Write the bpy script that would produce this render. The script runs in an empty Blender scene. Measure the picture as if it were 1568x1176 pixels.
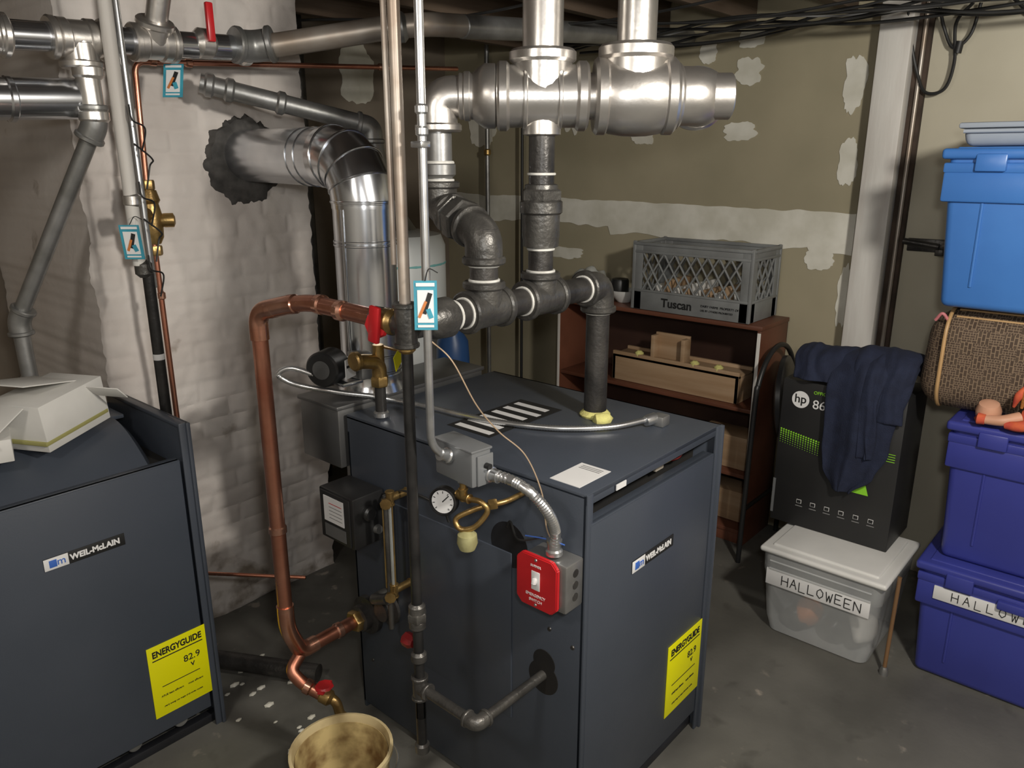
import bpy, bmesh, math, random
from mathutils import Vector, Matrix, noise
random.seed(7)
V=Vector
S=bpy.context.scene
COL=S.collection
CUR=[None]

# ---------------------------------------------------------------- materials
def M(name,c1,c2=None,scale=6,rough=.5,metal=0,bump=0,bscale=60,detail=4,lo=.35,hi=.65,r2=None,trans=0,alpha=1,spec=.5,stretch=(1,1,1),coat=0,sheen=0):
    m=bpy.data.materials.new(name);m.use_nodes=True
    nt=m.node_tree;b=nt.nodes['Principled BSDF'];L=nt.links
    b.inputs['Base Color'].default_value=(*c1,1)
    b.inputs['Roughness'].default_value=rough;b.inputs['Metallic'].default_value=metal
    b.inputs['Specular IOR Level'].default_value=spec
    b.inputs['Transmission Weight'].default_value=trans
    b.inputs['Alpha'].default_value=alpha
    b.inputs['Coat Weight'].default_value=coat
    b.inputs['Sheen Weight'].default_value=sheen
    tc=nt.nodes.new('ShaderNodeTexCoord');mp=nt.nodes.new('ShaderNodeMapping')
    mp.inputs['Scale'].default_value=stretch
    L.new(tc.outputs['Object'],mp.inputs['Vector'])
    n=nt.nodes.new('ShaderNodeTexNoise');n.inputs['Scale'].default_value=scale;n.inputs['Detail'].default_value=detail
    L.new(mp.outputs[0],n.inputs['Vector'])
    cr=nt.nodes.new('ShaderNodeValToRGB')
    c2=c2 or tuple(x*.85 for x in c1)
    cr.color_ramp.elements[0].position=lo;cr.color_ramp.elements[0].color=(*c1,1)
    cr.color_ramp.elements[1].position=hi;cr.color_ramp.elements[1].color=(*c2,1)
    L.new(n.outputs['Fac'],cr.inputs[0]);L.new(cr.outputs[0],b.inputs['Base Color'])
    if r2 is not None:
        mr=nt.nodes.new('ShaderNodeMapRange');mr.inputs[1].default_value=lo;mr.inputs[2].default_value=hi
        mr.inputs[3].default_value=rough;mr.inputs[4].default_value=r2
        L.new(n.outputs['Fac'],mr.inputs[0]);L.new(mr.outputs[0],b.inputs['Roughness'])
    if bump:
        n2=nt.nodes.new('ShaderNodeTexNoise');n2.inputs['Scale'].default_value=bscale;n2.inputs['Detail'].default_value=3
        L.new(mp.outputs[0],n2.inputs['Vector'])
        bp=nt.nodes.new('ShaderNodeBump');bp.inputs['Strength'].default_value=bump;bp.inputs['Distance'].default_value=.004
        L.new(n2.outputs['Fac'],bp.inputs['Height']);L.new(bp.outputs[0],b.inputs['Normal'])
    return m
slate=M('slate_paint',(.060,.070,.090),(.050,.060,.078),3,.33,0,.05,200,r2=.41)
slate_dk=M('slate_inner',(.018,.020,.026),(.008,.008,.010),5,.5)
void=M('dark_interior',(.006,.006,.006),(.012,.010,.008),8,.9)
silver=M('silver_painted_iron',(.78,.76,.73),(.56,.53,.50),5,.27,.92,.10,60,r2=.38)
galv=M('galvanized_steel',(.72,.74,.77),(.54,.56,.60),5,.17,.97,.012,30,r2=.25)
galv_d=M('dull_galvanized',(.36,.36,.36),(.24,.24,.23),12,.40,.75,.1,60)
hoodm=M('dull_hood_sheet',(.24,.24,.24),(.16,.16,.16),5,.38,.75,.03,60)
iron=M('black_iron',(.045,.043,.042),(.09,.085,.08),14,.38,.55,.35,90)
ironf=M('cast_iron_fitting',(.075,.072,.068),(.14,.135,.125),12,.38,.62,.4,90)
blackpipe=M('black_pipe',(.022,.022,.022),(.045,.043,.042),14,.33,.4,.2,80)
copper=M('copper',(.66,.31,.21),(.42,.16,.10),10,.26,.92,.06,40,r2=.40,lo=.35,hi=.7)
copper2=M('copper_fitting',(.74,.42,.31),(.5,.22,.14),12,.24,.92)
brass=M('brass',(.50,.34,.13),(.28,.18,.07),18,.36,.85,.2,90)
dope=M('thread_sealant',(.75,.74,.70),(.55,.54,.5),40,.7)
steel=M('bright_steel',(.72,.73,.74),(.55,.56,.57),20,.28,.9)
tanpipe=M('painted_tan_pipe',(.62,.56,.49),(.36,.28,.22),7,.4,.3)
brownpipe=M('oxidised_pipe',(.30,.24,.19),(.42,.38,.34),6,.4,.6)
white=M('white_plastic',(.74,.74,.72),(.66,.66,.64),5,.4)
paper=M('white_card',(.70,.69,.66),(.58,.57,.54),5,.7)
label=M('white_label',(.78,.78,.78),(.72,.72,.72),5,.45)
black=M('black_plastic',(.012,.012,.013),(.02,.02,.02),5,.4)
blackm=M('black_matte_card',(.013,.013,.014),(.020,.020,.020),4,.5)
txtw=M('white_ink',(.8,.8,.8),(.75,.75,.75),5,.5)
txtk=M('black_ink',(.01,.01,.01),(.015,.015,.015),5,.6)
yellow=M('yellow_label',(.84,.82,.0),(.78,.75,.0),3,.45)
bluelab=M('blue_ink',(.05,.15,.55),None,5,.5)
red=M('red_paint',(.62,.02,.025),(.45,.015,.02),8,.32)
redd=M('dark_red_paint',(.22,.01,.012),(.12,.01,.01),8,.4)
teal=M('teal_tag',(.05,.33,.44),(.04,.26,.36),30,.5)
orange=M('orange_ink',(.6,.2,.05),None,9,.5)
tape=M('foil_tape',(.3,.3,.3),(.2,.2,.2),9,.4,.6)
gbox=M('grey_control_enamel',(.22,.23,.24),(.17,.175,.18),5,.38,.3)
glass=M('gauge_glass',(.6,.62,.6),None,5,.1,0,trans=.6)
foam=M('yellow_foam',(.75,.72,.25),(.6,.55,.2),30,.8,0,.6,120)
cupm=M('olive_rubber_cup',(.42,.40,.20),(.30,.28,.13),30,.6)
bucketm=M('cream_bucket',(.66,.54,.30),(.34,.23,.10),9,.45,lo=.45,hi=.75)
bucketi=M('bucket_inside',(.66,.52,.24),(.20,.11,.04),11,.5,lo=.42,hi=.62)
purple=M('indigo_plastic',(.045,.056,.30),(.04,.048,.26),4,.34,0,.05,60)
lblue=M('blue_plastic',(.055,.19,.53),(.048,.165,.48),4,.34,0,.05,60)
jugm=M('navy_jug',(.03,.09,.25),(.02,.07,.2),4,.4)
greylid=M('grey_lid',(.34,.38,.44),(.28,.32,.38),4,.42)
clear=M('clear_plastic',(.68,.70,.70),(.58,.60,.61),7,.22,0,alpha=.48)
cratem=M('grey_crate_plastic',(.23,.24,.24),(.18,.185,.185),9,.5,0,.1,80)
wood_r=M('brown_laminate',(.17,.062,.035),(.11,.04,.022),5,.45,0,.05,50,stretch=(1,.3,1))
wood_d=M('bookcase_back',(.05,.022,.014),(.035,.015,.01),5,.6)
pine=M('pine_board',(.46,.32,.20),(.35,.22,.12),8,.6,0,.1,60,stretch=(1,.15,3))
navy=M('navy_fleece',(.008,.012,.032),(.012,.018,.045),25,.9,0,.5,250)
postw=M('white_painted_wood',(.70,.68,.64),(.56,.52,.48),5,.5,0,.2,30,stretch=(3,3,.4),lo=.4,hi=.75)
trimo=M('raw_wood_edge',(.34,.17,.08),(.22,.11,.05),10,.6)
compound=M('joint_compound',(.78,.76,.68),(.64,.62,.53),9,.75,0,.15,40)
cable=M('black_cable',(.012,.012,.012),(.02,.02,.02),9,.5)
skinm=M('doll_vinyl',(.60,.33,.22),(.52,.27,.17),9,.5)
dollr=M('doll_red_cloth',(.45,.05,.04),(.6,.12,.04),30,.8)
dollg=M('doll_green_cloth',(.35,.6,.05),(.25,.5,.05),30,.8)
dollh=M('doll_hair',(.5,.22,.05),(.35,.13,.03),60,.7,0,.6,200)
lime=M('lime_print',(.30,.75,.04),(.25,.6,.03),40,.5)
whtank=M('white_enamel',(.70,.73,.73),(.62,.65,.65),4,.35)
plasterd=M('grey_mortar',(.045,.043,.041),(.10,.095,.09),20,.9,0,.6,60)
leather=M('tan_leather',(.5,.31,.14),None,9,.5)

drywall=M('drywall_tan',(.385,.34,.235),(.33,.295,.20),2.2,.8,0,.15,25)
drywall2=M('drywall_cream',(.62,.58,.46),(.54,.50,.39),2.0,.8,0,.12,25)
darkwall=M('dark_basement_wall',(.18,.145,.11),(.25,.21,.165),2.5,.85,0,.3,25)
plainwall=M('basement_wall_plain',(.55,.52,.47),(.48,.45,.40),2.5,.85)
joist=M('old_joist_wood',(.09,.06,.04),(.14,.10,.07),6,.8,0,.4,40,stretch=(.3,3,3))

def floormat():
    m=bpy.data.materials.new('stained_concrete');m.use_nodes=True
    nt=m.node_tree;L=nt.links;b=nt.nodes['Principled BSDF']
    tc=nt.nodes.new('ShaderNodeTexCoord')
    def N(s,d=6,dist=0):
        n=nt.nodes.new('ShaderNodeTexNoise');n.inputs['Scale'].default_value=s;n.inputs['Detail'].default_value=d;n.inputs['Distortion'].default_value=dist
        L.new(tc.outputs['Object'],n.inputs['Vector']);return n
    def R(n,p0,p1,c0,c1):
        r=nt.nodes.new('ShaderNodeValToRGB');r.color_ramp.elements[0].position=p0;r.color_ramp.elements[1].position=p1
        r.color_ramp.elements[0].color=(*c0,1);r.color_ramp.elements[1].color=(*c1,1);L.new(n.outputs['Fac'],r.inputs[0]);return r
    base=R(N(3.0,10,.2),.34,.68,(.090,.088,.078),(.150,.146,.130))
    spots=R(N(15,9,.2),.63,.70,(0,0,0),(.8,.8,.8))
    mask=R(N(1.9,3),.52,.62,(0,0,0),(1,1,1))
    mul=nt.nodes.new('ShaderNodeMath');mul.operation='MULTIPLY';L.new(spots.outputs[0],mul.inputs[0]);L.new(mask.outputs[0],mul.inputs[1])
    mx=nt.nodes.new('ShaderNodeMixRGB');L.new(mul.outputs[0],mx.inputs[0]);L.new(base.outputs[0],mx.inputs[1]);mx.inputs[2].default_value=(.36,.32,.27,1)
    dk=R(N(9,7,.2),.60,.74,(0,0,0),(.55,.55,.55))
    mx2=nt.nodes.new('ShaderNodeMixRGB');L.new(dk.outputs[0],mx2.inputs[0]);L.new(mx.outputs[0],mx2.inputs[1]);mx2.inputs[2].default_value=(.05,.047,.042,1)
    L.new(mx2.outputs[0],b.inputs['Base Color'])
    b.inputs['Roughness'].default_value=.55
    bp=nt.nodes.new('ShaderNodeBump');bp.inputs['Strength'].default_value=.3;bp.inputs['Distance'].default_value=.004
    n=N(30,6);L.new(n.outputs['Fac'],bp.inputs['Height']);L.new(bp.outputs[0],b.inputs['Normal'])
    return m
concrete=floormat()

def brickmat():
    m=M('whitewashed_brick',(.74,.69,.65),(.65,.59,.55),3.5,.75,0,.5,35,lo=.35,hi=.7)
    nt=m.node_tree;L=nt.links;b=nt.nodes['Principled BSDF']
    src=b.inputs['Base Color'].links[0].from_socket
    tc=nt.nodes.new('ShaderNodeTexCoord')
    n=nt.nodes.new('ShaderNodeTexNoise');n.inputs['Scale'].default_value=7;n.inputs['Detail'].default_value=10;L.new(tc.outputs['Object'],n.inputs['Vector'])
    sp=nt.nodes.new('ShaderNodeSeparateXYZ');L.new(tc.outputs['Object'],sp.inputs[0])
    mr=nt.nodes.new('ShaderNodeMapRange');mr.inputs[1].default_value=.0;mr.inputs[2].default_value=.5;mr.inputs[3].default_value=.16;mr.inputs[4].default_value=-.08
    L.new(sp.outputs['Z'],mr.inputs[0])
    ad=nt.nodes.new('ShaderNodeMath');L.new(n.outputs['Fac'],ad.inputs[0]);L.new(mr.outputs[0],ad.inputs[1])
    r=nt.nodes.new('ShaderNodeValToRGB');r.color_ramp.elements[0].position=.60;r.color_ramp.elements[1].position=.72;L.new(ad.outputs[0],r.inputs[0])
    mx=nt.nodes.new('ShaderNodeMixRGB');L.new(r.outputs[0],mx.inputs[0]);L.new(src,mx.inputs[1]);mx.inputs[2].default_value=(.30,.25,.20,1)
    L.new(mx.outputs[0],b.inputs['Base Color'])
    return m
brick=brickmat()

def weavemat():
    m=M('woven_bag_fabric',(.05,.035,.025),(.07,.05,.035),20,.8)
    nt=m.node_tree;L=nt.links;b=nt.nodes['Principled BSDF']
    tc=nt.nodes.new('ShaderNodeTexCoord')
    sp=nt.nodes.new('ShaderNodeSeparateXYZ');L.new(tc.outputs['Object'],sp.inputs[0])
    cb=nt.nodes.new('ShaderNodeCombineXYZ')
    L.new(sp.outputs['Y'],cb.inputs[0]);L.new(sp.outputs['Z'],cb.inputs[1])
    w=nt.nodes.new('ShaderNodeTexBrick');w.inputs['Scale'].default_value=34;w.inputs['Color1'].default_value=(.055,.034,.022,1);w.inputs['Color2'].default_value=(.08,.052,.034,1);w.inputs['Mortar'].default_value=(.23,.165,.11,1)
    w.inputs['Mortar Size'].default_value=.028;w.offset_frequency=3;w.squash=.5;w.squash_frequency=2
    L.new(cb.outputs[0],w.inputs['Vector'])
    cb2=nt.nodes.new('ShaderNodeCombineXYZ');L.new(sp.outputs['Z'],cb2.inputs[0]);L.new(sp.outputs['Y'],cb2.inputs[1])
    w2=nt.nodes.new('ShaderNodeTexBrick');w2.inputs['Scale'].default_value=23
    for k,c in(('Color1',(.055,.034,.022,1)),('Color2',(.075,.05,.032,1)),('Mortar',(.22,.155,.10,1))):w2.inputs[k].default_value=c
    w2.inputs['Mortar Size'].default_value=.03;L.new(cb2.outputs[0],w2.inputs['Vector'])
    ck=nt.nodes.new('ShaderNodeTexChecker');ck.inputs['Scale'].default_value=26;L.new(cb.outputs[0],ck.inputs['Vector'])
    mx=nt.nodes.new('ShaderNodeMixRGB');L.new(ck.outputs['Fac'],mx.inputs[0]);L.new(w.outputs['Color'],mx.inputs[1]);L.new(w2.outputs['Color'],mx.inputs[2])
    L.new(mx.outputs[0],b.inputs['Base Color'])
    return m
weave=weavemat()

# ---------------------------------------------------------------- builders
def grp(name,loc=(0,0,0)):
    e=bpy.data.objects.new(name,None);COL.objects.link(e);e.empty_display_size=.05
    CUR[0]=e;return e
def emit(bm,name,mat,smooth=True,top=False,autos=True):
    bmesh.ops.recalc_face_normals(bm,faces=bm.faces[:])
    me=bpy.data.meshes.new(name);bm.to_mesh(me);bm.free()
    me.materials.append(mat)
    if smooth:
        for p in me.polygons:p.use_smooth=True
    ob=bpy.data.objects.new(name,me);COL.objects.link(ob)
    if CUR[0] is not None and not top: ob.parent=CUR[0]
    if smooth and autos:
        try: me.set_sharp_from_angle(angle=math.radians(38))
        except Exception: pass
    return ob
def box(name,a,b,mat,bev=.002,seg=2,top=False,rot=None,taper=0):
    bm=bmesh.new();bmesh.ops.create_cube(bm,size=1)
    c=(V(a)+V(b))/2;d=V([abs(b[i]-a[i]) for i in range(3)])
    for v in bm.verts:
        if taper and v.co.z<0:
            v.co.x*=1-2*taper/max(d.x,.001);v.co.y*=1-2*taper/max(d.y,.001)
        v.co=V((v.co.x*d.x,v.co.y*d.y,v.co.z*d.z))
    if bev:
        bmesh.ops.bevel(bm,geom=bm.edges[:],offset=min(bev,min(d)*.45),segments=seg,affect='EDGES',profile=.5)
    if rot is not None:
        bmesh.ops.rotate(bm,verts=bm.verts[:],cent=(0,0,0),matrix=rot)
    bmesh.ops.translate(bm,verts=bm.verts[:],vec=c)
    return emit(bm,name,mat,smooth=bev>0,top=top)
def fillet(pts,R,n=7):
    pts=[V(p) for p in pts]
    if R<=0 or len(pts)<3:return pts
    out=[pts[0]]
    for i in range(1,len(pts)-1):
        a,b,c=pts[i-1],pts[i],pts[i+1]
        l1=(a-b).length;l2=(c-b).length
        r=min(R,l1*.49,l2*.49)
        p=b+(a-b).normalized()*r;q=b+(c-b).normalized()*r
        for k in range(n+1):
            t=k/n
            out.append(p*(1-t)**2+b*2*t*(1-t)+q*t*t)
    out.append(pts[-1]);return out
def smoothpath(pts,n=10):
    pts=[V(p) for p in pts];P=[pts[0]*2-pts[1]]+pts+[pts[-1]*2-pts[-2]]
    out=[]
    for i in range(1,len(P)-2):
        for k in range(n):
            t=k/n;p0,p1,p2,p3=P[i-1:i+3]
            out.append(.5*((2*p1)+(p2-p0)*t+(2*p0-5*p1+4*p2-p3)*t*t+(3*p1-p0-3*p2+p3)*t**3))
    out.append(pts[-1]);return out
def sweep(name,pts,r,mat,R=0,seg=16,curve=False,corr=None,cap=True):
    P=smoothpath(pts) if curve else fillet(pts,R)
    if corr:
        Q=[]
        for i in range(len(P)-1):
            d=(P[i+1]-P[i]).length;k=max(1,int(d/(corr/2)))
            for j in range(k):Q.append(P[i].lerp(P[i+1],j/k))
        Q.append(P[-1]);P=Q
    bm=bmesh.new();rings=[]
    t=(P[1]-P[0]).normalized();u=t.orthogonal().normalized()
    for i,p in enumerate(P):
        if i==0:t2=(P[1]-P[0])
        elif i==len(P)-1:t2=(P[-1]-P[-2])
        else:t2=(P[i+1]-P[i]).normalized()+(P[i]-P[i-1]).normalized()
        if t2.length<1e-9:t2=t
        t2=t2.normalized()
        q=t.rotation_difference(t2);u=(q@u);u=(u-t2*u.dot(t2)).normalized();t=t2
        w=t.cross(u)
        rr=r if not isinstance(r,(list,tuple)) else r[min(i,len(r)-1)]
        if corr:rr=r*(1.0 if i%2 else .86)
        rings.append([bm.verts.new(p+(u*math.cos(2*math.pi*k/seg)+w*math.sin(2*math.pi*k/seg))*rr) for k in range(seg)])
    for a,b in zip(rings,rings[1:]):
        for k in range(seg):
            bm.faces.new((a[k],a[(k+1)%seg],b[(k+1)%seg],b[k]))
    if cap:
        bm.faces.new(rings[0][::-1]);bm.faces.new(rings[-1])
    return emit(bm,name,mat)
def lathe(name,c,axis,prof,mat,seg=28,closed=False):
    ax=V(axis).normalized();u=ax.orthogonal().normalized();w=ax.cross(u);c=V(c)
    bm=bmesh.new();rings=[]
    for r,h in prof:
        if r<1e-6: rings.append([bm.verts.new(c+ax*h)])
        else: rings.append([bm.verts.new(c+ax*h+(u*math.cos(2*math.pi*k/seg)+w*math.sin(2*math.pi*k/seg))*r) for k in range(seg)])
    for a,b in zip(rings,rings[1:]):
        for k in range(seg):
            k2=(k+1)%seg
            if len(a)==1 and len(b)==1:continue
            if len(a)==1:bm.faces.new((a[0],b[k2],b[k]))
            elif len(b)==1:bm.faces.new((a[k],a[k2],b[0]))
            else:bm.faces.new((a[k],a[k2],b[k2],b[k]))
    if not closed:
        for ring in (rings[0],rings[-1]):
            if len(ring)>1:bm.faces.new(ring)
    return emit(bm,name,mat)
def cyl(name,a,b,r,mat,seg=20,ch=0):
    a=V(a);b=V(b);L=(b-a).length;ch=ch or min(r*.12,L*.2)
    return lathe(name,a,b-a,[(r-ch,0),(r,ch),(r,L-ch),(r-ch,L)],mat,seg)
def pipe(name,a,b,r,mat):return cyl(name,a,b,r,mat,28,r*.05)
def band(c,d,r,w,mat,name='band'):
    d=V(d).normalized();c=V(c);return cyl(name,c-d*w/2,c+d*w/2,r,mat,28,w*.22)
def elbow(c,d1,d2,r,L,mat,ring=1.16,dopeat=True,name='elbow'):
    c=V(c);d1=V(d1).normalized();d2=V(d2).normalized()
    sweep(name,[c+d1*L,c,c+d2*L],r,mat,R=L*.95,seg=28)
    for d in(d1,d2):
        band(c+d*(L-.12*r),d,r*ring,r*.42,mat,name+'_collar')
        if dopeat:band(c+d*(L+.14*r),d,r*.86,r*.14,dope,'thread_sealant')
def tee(c,ax,br,r,L,mat,ring=1.16,Lb=None,dopeat=True,name='tee'):
    c=V(c);ax=V(ax).normalized();br=V(br).normalized();Lb=Lb or L
    pipe(name,c-ax*L,c+ax*L,r,mat);pipe(name+'_branch',c,c+br*Lb,r*.98,mat)
    for d,l in((ax,L),(-ax,L),(br,Lb)):
        band(c+d*(l-.12*r),d,r*ring,r*.42,mat,name+'_collar')
        if dopeat:band(c+d*(l+.14*r),d,r*.86,r*.14,dope,'thread_sealant')
def hexnut(c,d,r,w,mat,name='hex_nut'):
    d=V(d).normalized();return lathe(name,V(c)-d*w/2,d,[(r*.9,0),(r,w*.15),(r,w*.85),(r*.9,w)],mat,6)
RX=(math.radians(90),0,0);RL=(math.radians(90),0,math.radians(-90));RT=(0,0,0)
def text(body,size,loc,rot,mat,name='lettering',align='LEFT',bold=0,ex=.0006,sx=1):
    c=bpy.data.curves.new(name,'FONT');c.body=body;c.size=size;c.extrude=ex;c.align_x=align;c.align_y='CENTER';c.offset=bold
    o=bpy.data.objects.new(name,c);COL.objects.link(o)
    o.rotation_euler=rot
    dg=bpy.context.evaluated_depsgraph_get();me=bpy.data.meshes.new_from_object(o.evaluated_get(dg))
    me.transform(Matrix.LocRotScale(V(loc),o.rotation_euler,V((sx,1,1))))
    bpy.data.objects.remove(o)
    me.materials.clear();me.materials.append(mat)
    ob=bpy.data.objects.new(name,me);COL.objects.link(ob);ob.parent=CUR[0];return ob
def scrawl(body,size,y,z,x,mat,gap=1.0):
    G={'H':['00 01','10 11','0,.5 1,.5'],'A':['00 .5,1','.5,1 10','.2,.4 .8,.4'],'L':['01 00','00 10'],'O':['.5,0 .05,.3','.05,.3 .05,.7','.05,.7 .5,1','.5,1 .95,.7','.95,.7 .95,.3','.95,.3 .5,0'],'W':['01 .25,0','.25,0 .5,.7','.5,.7 .75,0','.75,0 11'],'E':['00 01','01 11','0,.5 .8,.5','00 10'],'N':['00 01','01 10','10 11']}
    def pt(s):
        if ',' in s: a,b=s.split(',');return float(a),float(b)
        return float(s[0]),float(s[1])
    c=y
    for i,ch in enumerate(body):
        jz=.06*size*math.sin(i*2.3)
        for s in G[ch]:
            p,q=[pt(t) for t in s.split()]
            sweep('marker_stroke',[(x,c-p[0]*size*.62,z+jz+p[1]*size),(x,c-q[0]*size*.62,z+jz+q[1]*size)],size*.045,mat,seg=5)
        c-=size*.9*gap
def blob(name,cy,cz,w,h,x=3.398,mat=compound,seed=0,n=48,amp=.22,fr=2.2,axis='x',th=.003):
    bm=bmesh.new();vs=[];vb=[]
    for k in range(n):
        a=2*math.pi*k/n
        ca,sa=math.cos(a),math.sin(a)
        q=(abs(ca)**3.2+abs(sa)**3.2)**(-1/3.2)
        rr=q*(1+amp*noise.noise(V((ca*fr+seed*3.1,sa*fr,seed)))+amp*.35*noise.noise(V((ca*9+seed,sa*9,seed))))
        p=(cy+ca*rr*w/2,cz+sa*rr*h/2)
        if axis=='x': vs.append(bm.verts.new((x-th,p[0],p[1])));vb.append(bm.verts.new((x,p[0],p[1])))
        else: vs.append(bm.verts.new((p[0],x-th,p[1])));vb.append(bm.verts.new((p[0],x,p[1])))
    bm.faces.new(vs);bm.faces.new(vb[::-1])
    for k in range(n):bm.faces.new((vs[k],vb[k],vb[(k+1)%n],vs[(k+1)%n]))
    return emit(bm,name,mat,smooth=False)

# ---------------------------------------------------------------- room
CUR[0]=None
box('floor',(-2.2,-2.6,-.1),(3.6,3.9,0),concrete,0)
box('ceiling',(-2.2,-2.6,2.40),(3.6,3.9,2.5),joist,0)
box('wall_back',(3.40,-2.6,0),(3.6,3.7,2.45),drywall,0)
box('wall_left',(-2.2,3.50,0),(3.4,3.7,2.45),darkwall,0)
box('wall_right',(-2.2,-2.6,0),(3.4,-2.4,2.45),plainwall,0)
box('wall_front',(-2.2,-2.4,0),(-2.0,3.5,2.45),plainwall,0)
grp('ceiling_joists')
for i in range(13):
    y=-2.2+i*.42
    box('joist',(-2,y,2.27),(3.39,y+.045,2.40),joist,.003)
grp('joint_compound_patches')
bm=bmesh.new();N_=150;lo=[];hi=[]
for i in range(N_+1):
    y=1.075+(3.45-1.075)*i/N_
    t=(y-1.1)/2.0
    zt=1.495+.02*t+.014*noise.noise(V((y*3,1,0)))+.007*noise.noise(V((y*14,1,0)))
    zb=1.345-.01*t+.022*noise.noise(V((y*4,7,0)))+.010*noise.noise(V((y*17,7,0)))+(.04 if y>2.3 else 0)
    if y<1.25: zb-=.03
    lo.append(bm.verts.new((3.3955,y,zb)));hi.append(bm.verts.new((3.3955,y,zt)))
for i in range(N_):bm.faces.new((lo[i],lo[i+1],hi[i+1],hi[i]))
emit(bm,'taped_seam',compound,False)
P=[(1.60,2.08,.12,.11),(1.62,1.83,.15,.08),(2.13,1.83,.12,.10),(1.135,1.70,.075,.19),(1.145,2.0,.085,.21),(1.60,2.21,.12,.07),(1.21,1.29,.12,.08),(1.80,2.17,.08,.09),(2.05,2.12,.07,.05),(2.55,2.0,.12,.3),(2.95,1.95,.16,.12),(2.6,1.22,.25,.06),(1.09,1.15,.05,.26),(3.2,1.9,.2,.24),(2.9,2.15,.2,.1)]
for i,(y,z,w,h) in enumerate(P):blob('compound_patch',y,z,w,h,3.399,compound,20+i,amp=.3)
skim=M('thin_skim',(.30,.255,.20),(.36,.31,.25),9,.8)
for i,(x,z,w,h) in enumerate([(2.75,2.15,.22,.3),(.9,2.0,.15,.2),(.62,1.45,.25,.20),(.8,1.25,.14,.22),(2.6,1.75,.3,.14)]):
    blob('compound_patch',x,z,w,h,3.499,compound if i in(0,4) else skim,50+i,axis='y')
grp('drywall_cream_panel')
box('panel',(3.385,-2.4,0),(3.4,.875,2.4),drywall2,.002)
grp('wall_post')
box('post',(3.30,.925,0),(3.398,1.045,2.40),postw,.006)
box('gap_shade_strip',(3.36,.875,0),(3.398,.925,2.40),M('painted_gap_shade',(.04,.028,.02),(.09,.06,.045),9,.9,0,.5,40),.003)  # dark strip, its colour stands in for the shade in the gap beside the post
sweep('thin_wall_pipe',[(3.35,.895,0),(3.35,.895,2.38)],.008,brownpipe)
box('wood_edge_trim',(3.385,1.05,0),(3.398,1.065,1.48),trimo,.002)
grp('wall_bracket')
box('plate',(3.372,.72,1.36),(3.385,.86,1.41),iron,.003)
sweep('stub',[(3.35,.74,1.385),(3.35,.87,1.40)],.012,iron)
box('hook_plate',(3.34,.72,1.35),(3.386,.75,1.375),iron,.003)

CUR[0]=None
def chimney():
    x0,x1,y0,y1,z1=.955,1.775,2.59,3.49,2.395
    bm=bmesh.new();nx,nz=130,260
    g=[]
    for j in range(nz+1):
        row=[]
        for i in range(nx+1):
            u=i/nx;w=j/nz;x=x0+(x1-x0)*u;z=z1*w
            c=int(z/.072);fz=(z/.072)%1;fx=((x+(.105 if c%2 else 0))/.21)%1
            m=max(math.exp(-(min(fz,1-fz)/.11)**2),math.exp(-(min(fx,1-fx)/.045)**2))
            m*=.25+.75*max(0,min(1,noise.noise(V((x*3,z*3,4)))+.6))
            d=.006*m+.016*noise.noise(V((x*5,z*5,1)))+.005*noise.noise(V((x*22,z*22,2)))
            if i==0 or i==nx:x+=(.018*noise.noise(V((i,z*7,3)))+.010*noise.noise(V((i,z*31,3))))
            row.append(bm.verts.new((x,y0+d,z)))
        g.append(row)
    for j in range(nz):
        for i in range(nx):bm.faces.new((g[j][i],g[j][i+1],g[j+1][i+1],g[j+1][i]))
    bk=[[bm.verts.new((r[0].co.x,y1,r[0].co.z)),bm.verts.new((r[-1].co.x,y1,r[0].co.z))] for r in g]
    for j in range(nz):
        bm.faces.new((g[j][0],g[j+1][0],bk[j+1][0],bk[j][0]));bm.faces.new((g[j][nx],bk[j][1],bk[j+1][1],g[j+1][nx]))
    return emit(bm,'brick_chimney',brick)
chimney()

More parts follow.
